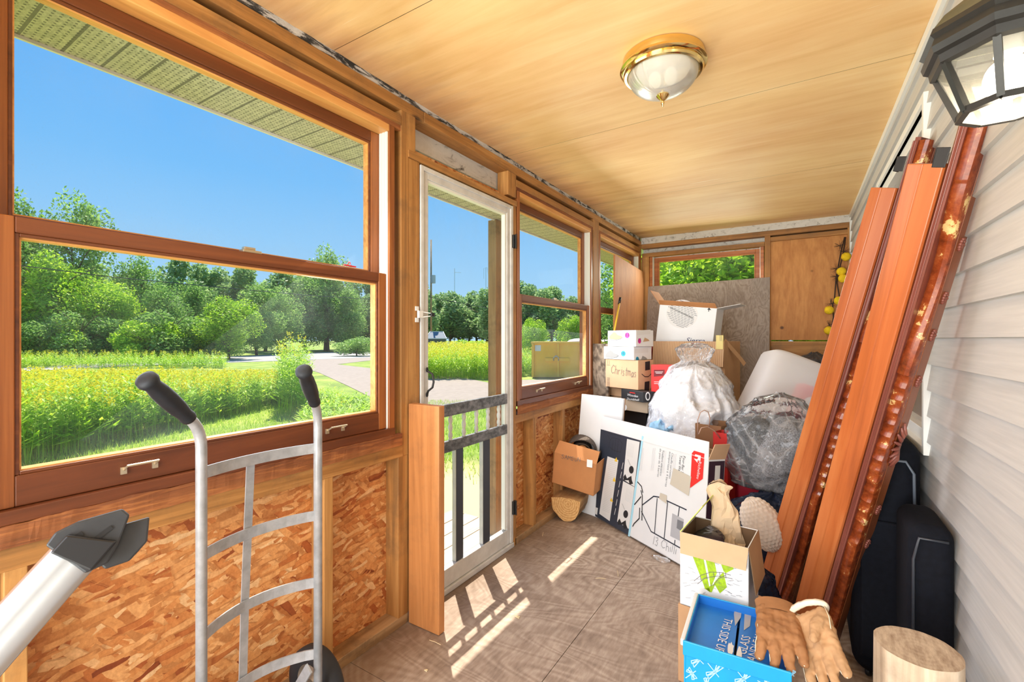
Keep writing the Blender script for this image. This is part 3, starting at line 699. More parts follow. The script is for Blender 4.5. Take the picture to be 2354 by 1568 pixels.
PALE = wood('sun_bleached_plank', sr(150, 136, 116), sr(196, 184, 164), sr(222, 212, 194), 'y', .8, .9, bumpy=.3)
deck = thing('doorstep', 'weathered plank step outside the storm door', 'step', (-2.0, 2.2, GZ))
for k in range(6):
    mb = MB(); x = -1.62 - k * .145
    mb.box(x - .138, x, 1.35, 3.0, -.20, -.165); Wd('plank', mb, PALE, deck, bevel=.004)
for y_ in (1.4, 2.9):
    mb = MB(); mb.box(-2.45, -1.62, y_, y_ + .05, GZ, -.2); Wd('joist', mb, M['oldx'], deck)

# ---- foliage
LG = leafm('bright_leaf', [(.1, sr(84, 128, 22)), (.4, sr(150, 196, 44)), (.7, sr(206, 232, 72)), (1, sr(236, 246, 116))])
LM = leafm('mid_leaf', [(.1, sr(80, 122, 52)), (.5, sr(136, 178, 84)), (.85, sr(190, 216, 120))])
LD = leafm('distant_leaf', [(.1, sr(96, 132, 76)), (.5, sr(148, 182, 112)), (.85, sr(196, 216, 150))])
LMD = leafm('meadow_leaf', [(.1, sr(98, 146, 26)), (.5, sr(170, 210, 48)), (.9, sr(226, 240, 92))], scale=.8)
LY = leafm('goldenrod_flower', [(.1, sr(226, 206, 30)), (.9, sr(255, 244, 90))], trans=.25)
LB = leafm('lawn_blade', [(.1, sr(116, 160, 36)), (.5, sr(176, 212, 66)), (.9, sr(222, 236, 110))], scale=.7)
BK = plain('bark', sr(96, 76, 58), .9, 0, .25, 12)
def crown_mb(seed, rx, ry, rz, n, leaf, blobs=12, gap=.0, flat=1.0):
    r = random.Random(seed); mb = MB(); bl = []
    for k in range(blobs):
        a = r.uniform(0, 6.283); q = r.uniform(.15, .72); h = r.uniform(-.7, .8)
        s_ = math.sqrt(max(.1, 1 - h * h))
        bl.append((Vector((math.cos(a) * q * rx * s_, math.sin(a) * q * ry * s_, h * rz * .8)), r.uniform(.28, .46)))
    for i in range(n):
        c, br = bl[i % blobs]
        d = Vector((r.gauss(0, 1), r.gauss(0, 1), r.gauss(0, 1))).normalized() * (r.random() ** .33)
        p = c + Vector((d.x * rx * br, d.y * ry * br, d.z * rz * br * flat))
        a1 = Vector((r.gauss(0, 1), r.gauss(0, 1), r.gauss(0, .7))).normalized(); a2 = a1.cross(Vector((r.gauss(0, 1), r.gauss(0, 1), r.gauss(0, 1)))).normalized()
        l = leaf * r.uniform(.6, 1.35)
        mb.add([p - a1 * l, p + a2 * l * .45, p + a1 * l, p - a2 * l * .45], [(0, 1, 2, 3)])
    return mb
def trunk_mb(seed, h, r0, rx, lean=.1):
    r = random.Random(seed); mb = MB(); pts = [Vector((0, 0, 0))]; d = Vector((r.uniform(-lean, lean), r.uniform(-lean, lean), 1))
    for k in range(6): pts.append(pts[-1] + d * h * .9 / 6 + Vector((r.uniform(-.02, .02), r.uniform(-.02, .02), 0)) * h)
    mb.tube(pts, [r0 * (1 - .13 * k) for k in range(7)], 7)
    for k in range(9):
        i = r.randint(1, 5); a = r.uniform(0, 6.283); L = rx * r.uniform(.4, .9)
        mb.tube([pts[i], pts[i] + Vector((math.cos(a) * L * .5, math.sin(a) * L * .5, L * .45)), pts[i] + Vector((math.cos(a) * L, math.sin(a) * L, L * .75))], [r0 * .45, r0 * .25, r0 * .08], 5)
    return mb
protos = {}
def proto(key, mat, seed, R, Hh, n, leaf, blobs, trunk_h, r0):
    # crown half-height Hh centred at trunk_h above the ground
    e_ = bpy.data.objects.new(key[0], None); col.objects.link(e_); e_['_mw'] = [list(r) for r in Matrix()]
    mb = crown_mb(seed, R, R, Hh, n, leaf, blobs); mb.xf(lambda p: p + V(0, 0, trunk_h)); Lc('crown', mb, mat, e_)
    Lc('trunk', trunk_mb(seed + 9, trunk_h + Hh * .6, r0, R), BK, e_, smooth=True)
    protos[key] = [e_, False]
def plant(key, loc, s, rz, label, group=None, sz=None, name=None):
    e_, used = protos[key]
    if used: e_ = copy_tree(e_)
    protos[key][1] = True
    e_.location = loc; e_.scale = (s, s, sz or s); e_.rotation_euler = (0, 0, rz)
    if 'group' in e_.keys(): del e_['group']
    return tag(e_, label, 'bush' if key[0] == 'bush' else 'tree', group)
proto(('tree', 'a'), LG, 3, 3.2, 4.0, 15000, .13, 22, 4.4, .16)
proto(('tree', 'b'), LM, 5, 3.0, 4.6, 14000, .13, 20, 5.0, .15)
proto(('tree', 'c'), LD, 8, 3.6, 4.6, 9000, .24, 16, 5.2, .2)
proto(('bush', 'a'), LG, 11, 1.5, 1.1, 6000, .07, 12, 1.0, .05)
proto(('bush', 'b'), LM, 13, 1.6, 1.2, 6000, .07, 12, 1.1, .05)
rt = random.Random(21)
# near edge of the wood across the road, seen through the big window (bearing, distance, kind, scale, height factor)
def at(u, D, z=GZ): p = P(u, 780, D=D); return V(p.x, p.y, z)
GW = 'trees at the edge of the wood across the road'
ORD = 'first second third fourth fifth sixth seventh eighth ninth tenth eleventh twelfth thirteenth fourteenth fifteenth sixteenth seventeenth eighteenth nineteenth twentieth twenty-first twenty-second twenty-third twenty-fourth twenty-fifth twenty-sixth'.split()
near = [(-60, 36, 'a', .95, 1.1), (40, 36, 'b', 1.05, 1.3), (120, 35, 'a', .9, 1.1), (185, 40, 'b', 1.1, 1.35), (250, 37, 'a', .8, .95), (320, 43, 'b', .9, 1.1), (380, 38, 'b', .75, .85), (440, 42, 'b', .8, .9),
        (505, 38, 'a', .62, .62), (590, 46, 'b', .9, .85), (640, 50, 'b', .85, .9), (700, 56, 'b', 1.0, 1.0), (755, 60, 'b', 1.1, 1.3), (800, 58, 'b', .9, .95), (850, 64, 'c', .9, .9), (905, 70, 'c', .9, .9)]
for i_, (u, D, k, s_, hz) in enumerate(near):
    plant(('tree', k), at(u, D), s_, rt.uniform(0, 6), '%s leafy tree from the left in the front row of the wood across the road' % ORD[i_], GW, s_ * hz)
for k in range(22):
    u = -80 + k * 46; D = 60 + rt.uniform(-4, 14)
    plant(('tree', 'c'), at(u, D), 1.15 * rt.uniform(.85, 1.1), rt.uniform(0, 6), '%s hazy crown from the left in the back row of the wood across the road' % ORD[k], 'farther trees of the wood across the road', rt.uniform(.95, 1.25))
GD = 'far tree line seen through the storm door and second window'
for k in range(26):
    u = 930 + k * 21; D = rt.uniform(88, 120)
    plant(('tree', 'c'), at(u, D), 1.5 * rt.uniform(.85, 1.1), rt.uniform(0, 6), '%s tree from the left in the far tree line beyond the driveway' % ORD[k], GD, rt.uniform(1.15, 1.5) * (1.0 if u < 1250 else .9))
for k in range(20):
    u = -40 + k * 34; D = 31 + rt.uniform(-1, 3) + k * .35
    if 535 < u < 670: continue
    plant(('bush', rt.choice('ab')), at(u, D), rt.uniform(1.0, 1.7), rt.uniform(0, 6), '%s low bush from the left under the trees across the road' % ORD[k], 'bushes along the wood edge across the road')
plant(('tree', 'a'), at(525, 36), .72, 2.0, 'small spreading dark-trunked tree standing in front of the wood, left of the chain-link fence', None, .60)
plant(('bush', 'b'), at(820, 44), 1.5, 1, 'rounded bush by the road at the right end of the big window', None, .8)
plant(('bush', 'a'), at(1078, 27), .8, 1, 'lone bright bush beyond the road, seen in the storm door')
plant(('bush', 'a'), at(1030, 34), 1.4, 3, 'low wide bush row beyond the road at the left of the storm door', None, .5)
plant(('bush', 'b'), at(1110, 36), 1.4, 4, 'low wide bush row beyond the road at the right of the storm door', None, .5)
plant(('tree', 'a'), at(1222, 26), .30, 1, 'young bright green sapling left of the yellow dumpster', None, .34)
plant(('tree', 'a'), at(1318, 27), .34, 4, 'bright green young tree rising behind the yellow dumpster', None, .36)
plant(('tree', 'b'), at(1462, 15), .46, 2, 'pale leafy tree filling the third window', None, .56)
plant(('tree', 'a'), at(1500, 19), .5, 5, 'leafy tree at the right edge of the third window')
for i, (x, y, s_) in enumerate(((-1.75, 9.6, .50), (-.6, 9.6, .66), (1.4, 10.2, .62), (-1.6, 12.5, .8), (.6, 12.5, .8))):
    plant(('tree', 'a'), V(x, y, GZ), s_, i * 1.3, 'sunlit leafy tree close behind the end window, %s' % ('front row, left', 'front row, middle', 'front row, right', 'back row, left', 'back row, right')[i], 'trees close behind the end window', s_ * .95)

# goldenrod meadow and lawn blades: nobody could count them
def meadow(name, label, region, n, hmin, hmax, seed, flower=.5, group=None):
    r = random.Random(seed); mb = MB()
    for i in range(n):
        p = region(r)
        if p is None: continue
        Dc = (p - CAMP).dot(Vector((-S_, C_, 0))); h = r.uniform(hmin, hmax) * (max(.35, min(1, 1.42 - .062 * Dc)) if name == 'goldenrod_meadow' else 1); ln = V(r.uniform(-.12, .12), r.uniform(-.12, .12), 1) * h
        s_ = V(r.uniform(-1, 1), r.uniform(-1, 1), 0).normalized() * .006
        mb.add([p - s_, p + s_, p + ln], [(0, 1, 2)])
        for k in range(12):
            f = .22 + .75 * k / 12; q = p + ln * f; a = r.uniform(0, 6.283); L = .17 * (1.25 - f) * r.uniform(.7, 1.4) + .02
            d = V(math.cos(a), math.sin(a), r.uniform(.1, .7)) * L; sd_ = V(-math.sin(a), math.cos(a), 0) * L * .15
            mb.add([q, q + d * .5 + sd_, q + d, q + d * .5 - sd_], [(0, 1, 2, 3)])
        if r.random() < flower:
            top = p + ln
            for k in range(12):
                a = r.uniform(0, 6.283); q = top + V(math.cos(a) * .045, math.sin(a) * .035, r.uniform(-.13, .03))
                d = V(r.gauss(0, 1), r.gauss(0, 1), r.gauss(0, 1)).normalized() * .022; e2 = d.orthogonal().normalized() * .012
                mb.add([q - d, q + e2, q + d, q - e2], [(0, 1, 2, 3)], 1)
    ob = Wd(name, mb, [LMD, LY]); return tag(ob, label, 'plants', group, 'stuff')
def reg_big(r):
    u = r.uniform(-120, 705); v0 = 1075 - max(0, u - 60) * .245
    D = 1712 / (v0 - 780) + (r.random() ** 1.1) * (10.5 - max(0, u) * .004)
    return at(u, D)
meadow('goldenrod_meadow', 'tall yellow goldenrod and weeds growing between the lawn and the road', reg_big, 6000, .72, 1.22, 4, .6)
def reg_b2(r):
    u = r.uniform(640, 705); return at(u, r.uniform(9.5, 13))
meadow('tall_weeds', 'tallest bright green weed clump at the right end of the meadow', reg_b2, 260, 1.2, 1.75, 6, .1)
def reg_door(r): return at(r.uniform(960, 1160), r.uniform(18.5, 23))
meadow('goldenrod_clump', 'yellow goldenrod clump seen through the storm door beyond the driveway', reg_door, 1300, .9, 1.5, 8, 1.0)
def reg_w2(r): return at(r.uniform(1150, 1235), r.uniform(20, 26))
meadow('weed_strip', 'green weeds beside the left end of the yellow dumpster', reg_w2, 500, .8, 1.3, 9, .15)
def reg_side(r): return at(r.uniform(700, 870), 7.8 + r.random() * 3.2) if r.random() < .8 else at(r.uniform(690, 780), r.uniform(9, 12.5))
meadow('low_weeds', 'low green weeds and vines between the lawn and the driveway', reg_side, 700, .15, .45, 10, .03)
def reg_verge(r): return at(r.uniform(-150, 520), r.uniform(25.5, 29))
meadow('road_verge', 'yellow green tall grass on the far side of the road', reg_verge, 1600, .5, 1.0, 12, .25)
def blades(name, label, region, n, h, seed):
    r = random.Random(seed); mb = MB()
    for i in range(n):
        p = region(r)
        hh = h * r.uniform(.5, 1.4); a = r.uniform(0, 6.283); s_ = V(math.cos(a), math.sin(a), 0) * .005; l = V(r.uniform(-.5, .5), r.uniform(-.5, .5), 1) * hh
        mb.add([p - s_, p + s_, p + l], [(0, 1, 2)])
    return tag(Wd(name, mb, LB), label, 'grass', None, 'stuff')
def reg_lawn(r):
    D = 3.4 + r.random() ** 1.3 * 8; return at(r.uniform(-150, 900), D)
blades('lawn_grass', 'mown bright green lawn just outside the big window', reg_lawn, 42000, .075, 14)
def reg_lawn2(r):
    while True:
        p = at(r.uniform(930, 1160), r.uniform(3.6, 12))
        if (p - V(-2.9, 3.2, GZ)).length > r.uniform(.9, 3.4): return p
blades('patchy_grass', 'patchy short grass around the doorstep', reg_lawn2, 7000, .07, 15)

# ---- yellow dumpster
a = gp(1222, 870); a.z = GZ; ex = (gp(1330, 871) - gp(1222, 870)).normalized(); ex.z = 0; ex.normalize(); ey = V(-ex.y, ex.x, 0)
if ey.dot(a) < 0: ey = -ey
dm = thing('dumpster', 'large yellow steel dumpster standing beside the driveway', 'dumpster', a, frame=(ex, V(0, 0, 1).cross(ex), V(0, 0, 1)))
YB = plain('yellow_dumpster_paint', sr(255, 190, 62), .5, 0, .08, 3)
mb = MB(); L, Wq, Hq = 4.2, 1.9, 1.50
mb.box(0, L, 0, .06, .08, Hq); mb.box(0, L, Wq - .06, Wq, .08, Hq); mb.box(0, .06, 0, Wq, .08, Hq); mb.box(L - .06, L, 0, Wq, .08, Hq); mb.box(0, L, 0, Wq, .05, .12)
mb.box(-.03, L + .03, -.05, .06, Hq - .08, Hq); Lc('bin_body', mb, YB, dm, bevel=.01)
mb = MB()
for x in (.0, 1.02, 1.9, 2.9): mb.box(x + .02, x + .10, -.09, 0, .08, Hq - .08)
mb.box(.55, 1.55, -.06, 0, .70, .84)
Lc('rib', mb, YB, dm, bevel=.01)
mb = MB(); mb.tube([(.9, -.09, .74), (.9, -.14, .86), (1.0, -.15, .93), (1.1, -.14, .86), (1.1, -.09, .74)], .022, 8); Lc('hook', mb, M['steelgrey'], dm, smooth=True)
mb = MB(); mb.box(.14, .38, -.004, -.001, 1.12, 1.36); Lc('sign_plate', mb, M['lgrey'], dm)
mb = MB(); mb.ball((2.0, 1.0, Hq - .02), (.55, .5, .16), 12); mb.ball((3.0, 1.1, Hq - .05), (.4, .4, .14), 12); o = Wd('rubbish_heap', mb.xf(lambda p: MW(dm) @ p), M['cardw'], smooth=True); tag(o, 'pale rubbish showing above the rim of the yellow dumpster', 'rubbish', None, 'stuff')
# ---- chain-link fence far behind
fa = at(545, 62); fb = at(668, 66)
fe = thing('chain_link_fence', 'distant grey chain-link fence under the trees across the road', 'fence', fa)
mb = MB(); mb.tube([fa + V(0, 0, 1.05), fb + V(0, 0, 1.05)], .035, 6); mb.tube([fa + V(0, 0, .1), fb + V(0, 0, .1)], .025, 6); Wd('rail', mb, M['steelgrey'], fe)
for k in range(9):
    p = fa.lerp(fb, k / 8); mb = MB(); mb.tube([p, p + V(0, 0, 1.1)], .04, 6); Wd('post', mb, M['steelgrey'], fe)
cl, _t, _m = sheet('chain_link_mesh', (.4, .42, .42), .25, .5, .05)
mb = MB(); mb.add([fa, fb, fb + V(0, 0, 1.05), fa + V(0, 0, 1.05)], [(0, 1, 2, 3)]); Wd('mesh', mb, cl, fe)
fa = at(1028, 72); fb = at(1130, 78)
fe = thing('paddock_fence', 'distant low grey fence beyond the road in the storm door', 'fence', fa)
mb = MB(); mb.tube([fa + V(0, 0, 1.0), fb + V(0, 0, .9)], .05, 6); Wd('rail', mb, M['steelgrey'], fe)
for k in range(6):
    p = fa.lerp(fb, k / 5); mb = MB(); mb.tube([p, p + V(0, 0, .95)], .05, 6); Wd('post', mb, M['steelgrey'], fe)
# ---- wire kennel
k0 = at(978, 60); kn = thing('shed', 'grey low shed with a sloping mesh roof in the storm door view', 'shed', k0)
ex = V(C_, S_, 0); ey = V(-S_, C_, 0)
mb = MB(); w_, d_, h_ = 2.7, 2.4, 1.7
for a_ in (0, w_):
    for b_ in (0, d_): mb.bar(k0 + ex * a_ + ey * b_, k0 + ex * a_ + ey * b_ + V(0, 0, h_), .08, .08, up=ex)
mb.bar(k0 + V(0, 0, h_), k0 + ex * w_ + V(0, 0, h_), .09, .09); mb.bar(k0 + V(0, 0, h_), k0 + ex * .4 + ey * 1.2 + V(0, 0, h_ + .9), .08, .08); mb.bar(k0 + ex * w_ + V(0, 0, h_), k0 + ex * (w_ - .6) + ey * 1.2 + V(0, 0, h_ + .9), .08, .08); mb.bar(k0 + ex * .4 + ey * 1.2 + V(0, 0, h_ + .9), k0 + ex * (w_ - .6) + ey * 1.2 + V(0, 0, h_ + .9), .08, .08)
Wd('frame', mb, M['lgrey'], kn)
mb = MB(); mb.add([k0 + V(0, 0, h_), k0 + ex * w_ + V(0, 0, h_), k0 + ex * (w_ - .6) + ey * 1.2 + V(0, 0, h_ + .9), k0 + ex * .4 + ey * 1.2 + V(0, 0, h_ + .9)], [(0, 1, 2, 3)]); Wd('roof', mb, plain('slate_mesh', sr(110, 120, 130), .7), kn)
mb = MB(); mb.add([k0, k0 + ex * w_, k0 + ex * w_ + V(0, 0, h_), k0 + V(0, 0, h_)], [(0, 1, 2, 3)]); Wd('wall', mb, plain('dark_shed_wall', sr(84, 88, 80), .8), kn)
# ---- utility pole, antenna masts, power line
p0 = at(991, 65); pole = thing('utility_pole', 'thin grey utility pole with a transformer in the storm door view', 'pole', p0)
mb = MB(); mb.tube([p0, p0 + V(0, 0, 15.5)], [.14, .1], 8); Wd('pole', mb, M['oldz'], pole, smooth=True)
mb = MB(); c0 = P(996, 642, D=65); mb.tube([c0 - V(0, 0, .55), c0 + V(0, 0, .55)], .32, 10); Wd('transformer', mb, M['steelgrey'], pole, smooth=.6)
for u, vt, D, lb in ((1045, 617, 110, 'thin antenna mast with a side arm above the far trees'), (1117, 615, 112, 'forked thin antenna mast above the far trees')):
    b0 = at(u, D); tp = P(u, vt, D=D); an = thing('antenna_mast', lb, 'antenna', b0)
    mb = MB(); mb.tube([b0, tp], .06, 6)
    if u == 1045: mb.tube([P(u, vt + 9, D=D), P(u + 15, vt + 10, D=D)], .04, 5)
    else: mb.tube([P(u - 5, vt + 26, D=D), P(u - 5, vt + 2, D=D), P(u + 3, vt, D=D), P(u + 5, vt + 14, D=D)], .04, 5)
    Wd('mast', mb, M['lgrey'], an)
def wire(pts, r):
    mb = MB(); mb.tube([P(u, v, D=D) for u, v, D in pts], r, 5); return mb
tag(Wd('power_line', wire([(-300, 585, 18), (60, 612, 22), (250, 636, 25), (500, 660, 32), (700, 678, 42), (880, 690, 55)], .024), M['black']), 'thin black power line crossing in front of the trees in the big window', 'wire')
tag(Wd('power_line', wire([(880, 670, 56), (991, 684, 64.9), (1060, 697, 65), (1128, 709, 62), (1300, 735, 70)], .03), M['black']), 'thin black power line dipping across the storm door view', 'wire')
# ================================================================ THINGS ON THE PORCH
def sdist(a, b): return (Vector(a) - Vector(b)).length
# prints on flat faces: shapes are laid on the real face of the box
class Face:
    def __init__(s, th, p, n): s.th = th; m = MW(th); s.p = m @ Vector(p); s.n = (m.to_3x3() @ Vector(n)).normalized(); s.inv = m.inverted()
    def at(s, u, v):
        d = ray(u, v); k = (s.p - CAMP).dot(s.n) / d.dot(s.n); return CAMP + d * k
    def poly(s, pts, mat, name='print', lift=.0006, th=.0005, parent=None, label=None):
        w_ = [s.at(*q) for q in pts]; return s.wpoly(w_, mat, name, lift, th, parent, label)
    def wpoly(s, w_, mat, name='print', lift=.0006, th=.0005, parent=None, label=None):
        mb = MB(); k = len(w_)
        c = sum((w_[i] - w_[0]).cross(w_[(i + 1) % k] - w_[0]).dot(s.n) for i in range(k))
        if c < 0: w_ = w_[::-1]
        lo = [q + s.n * lift for q in w_]; hi = [q + s.n * (lift + th) for q in w_]
        mb.add(lo + hi, [tuple(range(k))[::-1], tuple(range(k, 2 * k))] + [(i, (i + 1) % k, (i + 1) % k + k, i + k) for i in range(k)])
        return Wd(name, mb, mat, parent or s.th, label=label)
    def lines(s, segs, wd, mat, name='print', lift=.0012):
        mb = MB()
        for sg in segs:
            pts = [s.at(*q) + s.n * lift for q in sg]
            for a, b in zip(pts, pts[1:]):
                d = (b - a); 
                if d.length < 1e-5: continue
                d.normalize(); sd_ = d.cross(s.n) * wd / 2
                mb.add([a - sd_ - d * wd * .3, a + sd_ - d * wd * .3, b + sd_ + d * wd * .3, b - sd_ + d * wd * .3], [(0, 3, 2, 1)])
        return Wd(name, mb, mat, s.th)
    def text(s, txt, a, b, mat, name='lettering', hscale=1.0, lift=.0012, maxh=None, shear=0):
        A = s.at(*a); B = s.at(*b); xd = (B - A); L = xd.length; xd.normalize(); up = s.n.cross(xd)
        cu = bpy.data.curves.new(name, 'FONT'); cu.body = txt; cu.resolution_u = 2; cu.shear = shear
        tmp = bpy.data.objects.new('tmp', cu); col.objects.link(tmp); dg = bpy.context.evaluated_depsgraph_get(); dg.update()
        me = bpy.data.meshes.new_from_object(tmp.evaluated_get(dg)); bpy.data.objects.remove(tmp); bpy.data.curves.remove(cu)
        xs = [q.co.x for q in me.vertices]; x0, x1 = min(xs), max(xs); sc = L / (x1 - x0)
        sy = sc * hscale
        if maxh: sy = maxh / max(q.co.y for q in me.vertices)
        vv = [A + xd * (q.co.x - x0) * sc + up * q.co.y * sy + s.n * lift for q in me.vertices]
        mb = MB(); mb.v = vv; mb.f = [tuple(p.vertices) for p in me.polygons]; mb.m = [0] * len(mb.f); bpy.data.meshes.remove(me)
        return Wd(name, mb, mat, s.th)
STROKES = {'C': [[(.9, .8), (.5, 1), (.1, .6), (.15, .2), (.5, 0), (.9, .15)]], 'h': [[(.1, 1), (.1, 0)], [(.1, .45), (.4, .6), (.6, .45), (.6, 0)]], 'r': [[(.1, .6), (.1, 0)], [(.1, .4), (.5, .6)]],
  'i': [[(.2, .6), (.2, 0)], [(.2, .8), (.2, .84)]], 's': [[(.5, .55), (.2, .6), (.1, .42), (.45, .25), (.4, .02), (.05, .05)]], 't': [[(.25, .95), (.25, .05), (.45, 0)], [(0, .62), (.5, .66)]],
  'm': [[(.05, .6), (.05, 0)], [(.05, .45), (.25, .6), (.4, .5), (.4, 0)], [(.4, .45), (.6, .6), (.75, .5), (.75, 0)]], 'a': [[(.55, .5), (.3, .6), (.05, .3), (.25, 0), (.55, .2), (.55, .6), (.6, 0)]],
  'l': [[(.2, 1), (.15, 0)]], '1': [[(.3, 1), (.2, 0)]], '3': [[(.1, .9), (.5, 1), (.55, .7), (.25, .55), (.6, .35), (.45, 0), (.05, .1)]], ' ': [],
  'S': [[(.6, .85), (.3, 1), (.05, .75), (.55, .4), (.4, 0), (.0, .12)]], 'A': [[(0, 0), (.35, 1), (.7, 0)], [(.15, .4), (.55, .4)]], 'U': [[(.05, 1), (.1, .2), (.35, 0), (.6, .2), (.65, 1)]], 'N': [[(.05, 0), (.1, 1), (.6, 0), (.65, 1)]], 'M': [[(.05, 0), (.12, 1), (.4, .4), (.68, 1), (.75, 0)]]}
WID = {'C': 1.05, 'm': .95, 'i': .4, 'l': .38, 't': .6, '1': .5, ' ': .5}
def hand(F_, txt, a, b, h, wd, mat):            # handwritten strokes between two points of the photo
    tot_ = sum(WID.get(c, .8) for c in txt); x = 0; sg = []; r_ = random.Random(len(txt))
    for c in txt:
        j = r_.uniform(-.08, .08)
        for st in STROKES[c]:
            sg.append([(a[0] + (b[0] - a[0]) * (x + px) / tot_ + py * h * .12, a[1] + (b[1] - a[1]) * (x + px) / tot_ - (py + j) * h) for px, py in st])
        x += WID.get(c, .8)
    return F_.lines(sg, wd, mat, 'handwriting', .003)
def rect2(u0, v0, u1, v1): return [(u0, v0), (u1, v0), (u1, v1), (u0, v1)]
def carton(name, label, cat, O, ex, ey, ez, w, d, h, mat, inner=None, open_top=False, th=.004, bevel=.003, group=None, matR=None, body='body'):
    t = thing(name, label, cat, O, frame=(ex, ey, ez), group=group)
    mb = MB()
    if open_top:
        mb.box(0, w, 0, d, 0, th, 0); mb.box(0, w, 0, th, 0, h, 0); mb.box(0, w, d - th, d, 0, h, 0); mb.box(0, th, th, d - th, 0, h, 0); mb.box(w - th, w, th, d - th, 0, h, 0)
        Lc(body, mb, mat, t, bevel=.001)
        if inner:
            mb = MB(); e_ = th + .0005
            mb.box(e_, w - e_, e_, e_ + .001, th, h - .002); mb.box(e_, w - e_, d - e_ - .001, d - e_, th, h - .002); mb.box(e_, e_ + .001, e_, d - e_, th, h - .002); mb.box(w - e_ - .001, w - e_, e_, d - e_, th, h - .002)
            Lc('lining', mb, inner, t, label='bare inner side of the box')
    else:
        mb.box(0, w, 0, d, 0, h); Lc(body, mb, mat, t, bevel=bevel)
    return t, Face(t, (0, 0, 0), (-1, 0, 0)), Face(t, (0, 0, 0), (0, -1, 0))
def flap(t, name, a, b, out, mat, mat2=None, th=.003, label=None):   # world edge a-b, folded along vector out
    a, b, out = Vector(a), Vector(b), Vector(out); n = (b - a).cross(out).normalized()
    mb = MB(); ins = (b - a).normalized() * .006
    q = [a, b, b + out - ins, a + out + ins]
    mb.add([x - n * th / 2 for x in q] + [x + n * th / 2 for x in q], [(3, 2, 1, 0), (0, 1, 5, 4), (1, 2, 6, 5), (2, 3, 7, 6), (3, 0, 4, 7)], 0)
    mb.add([x + n * th / 2 for x in q], [(0, 1, 2, 3)], 1)
    return Wd(name, mb, [mat, mat2 or mat], t, label=label)

# ---- ceiling light
cl_ = V(-.462, 1.822, ZC - .008)
t = thing('ceiling_light', 'round flush ceiling light with brass rim and ribbed frosted dome', 'light', cl_)
mb = MB(); mb.lathe([(0, 0), (.150, 0), (.152, -.012), (.150, -.024), (.158, -.030), (.160, -.038), (.154, -.044), (.146, -.047), (.148, -.053), (.143, -.060), (.134, -.062), (.130, -.058), (.128, -.05)], 64)
Lc('rim', mb, M['brass'], t, smooth=.7)
mb = MB(); n_ = 180
def dome(u, v):
    a = 2 * math.pi * u; r = .128 * math.cos(v * math.pi / 2 * .97); z = -.055 - .085 * math.sin(v * math.pi / 2)
    r *= 1 + .012 * (1 if int(u * n_) % 2 else -1) * (1 - v * .6); return (r * math.cos(a), r * math.sin(a), z)
mb.grid(dome, n_, 16, 0, True)
FG, _t, _m = sheet('frosted_ribbed_glass', (.86, .87, .82), .86, .3, .5); Lc('dome', mb, FG, t, smooth=True)
mb = MB(); mb.lathe([(.0, -.136), (.022, -.137), (.024, -.142), (.018, -.150), (.010, -.158), (.005, -.162), (.007, -.168), (.006, -.173), (.0035, -.177), (.004, -.181), (0, -.186)], 24); Lc('finial', mb, M['brass'], t, smooth=.9)
mb = MB(); mb.ball((.03, 0, -.075), (.024, .024, .035)); mb.ball((-.03, 0, -.075), (.024, .024, .035)); Lc('bulb', mb, emis('dim_bulb', (1, .9, .7), .8), t, smooth=True)

# ---- wall lantern
LC = V(.268, 1.02, 0)
t = thing('wall_lantern', 'dark octagonal wall lantern with lit bulb and clear panes', 'lantern', (LC.x, LC.y, 1.600))
LM_ = plain('dark_bronze_metal', (.035, .035, .032), .42, .5, .2, 20)
MOSSY = plain('dusty_olive_metal', (.10, .095, .055), .6, .3, .3, 14)
oc = [math.radians(22.5 + 45 * k) for k in range(8)]
def ring(r, z): return [V(LC.x + r * math.cos(a), LC.y + r * math.sin(a), z) for a in oc]
def loft(rings, mat, name, par, close=True, label=None):
    mb = MB()
    for (r0, z0), (r1, z1) in zip(rings, rings[1:]):
        A, B = ring(r0, z0), ring(r1, z1)
        for k in range(8): mb.add([A[k], A[(k + 1) % 8], B[(k + 1) % 8], B[k]], [(0, 1, 2, 3)])
    return Wd(name, mb, mat, par, label=label)
loft([(.088, 1.684), (.094, 1.688), (.096, 1.700), (.103, 1.704), (.106, 1.714), (.102, 1.726), (.108, 1.732), (.104, 1.742), (.090, 1.748)], LM_, 'rim', t)
loft([(.103, 1.742), (.088, 1.762), (.060, 1.784), (.034, 1.806), (.022, 1.820), (.010, 1.835), (.0, 1.836)], MOSSY, 'roof', t, label='olive dusty roof of the lantern')
bt, tp = (.058, 1.610), (.086, 1.688)
for k, a in enumerate(oc):
    A = V(LC.x + bt[0] * math.cos(a), LC.y + bt[0] * math.sin(a), bt[1]); B = V(LC.x + tp[0] * math.cos(a), LC.y + tp[0] * math.sin(a), tp[1])
    mb = MB(); mb.bar(A, B, .009, .009, up=(math.cos(a), math.sin(a), .2)); Wd('glazing_bar', mb, LM_, t)
PG, _t, _m = sheet('lantern_pane_glass', (1, .96, .86), .10, .08, .35)
A, B = ring(bt[0] - .001, bt[1] + .006), ring(tp[0] - .001, tp[1])
for k in range(8):
    mb = MB(); mb.add([A[k], A[(k + 1) % 8], B[(k + 1) % 8], B[k]], [(0, 1, 2, 3)]); Wd('pane', mb, PG, t)
for k in range(8):
    mb = MB(); a0, a1 = ring(bt[0], bt[1])[k], ring(bt[0], bt[1])[(k + 1) % 8]; mb.bar(a0, a1, .009, .010)
    Wd('lower_ring_bar', mb, LM_, t)
mb = MB(); mb.lathe([(0, 1.598), (.030, 1.600), (.052, 1.605), (.052, 1.608)], 8, Matrix.Translation((LC.x, LC.y, 0)) @ Matrix.Rotation(oc[0], 4, 'Z')); Wd('bottom_pane', mb, PG, t)
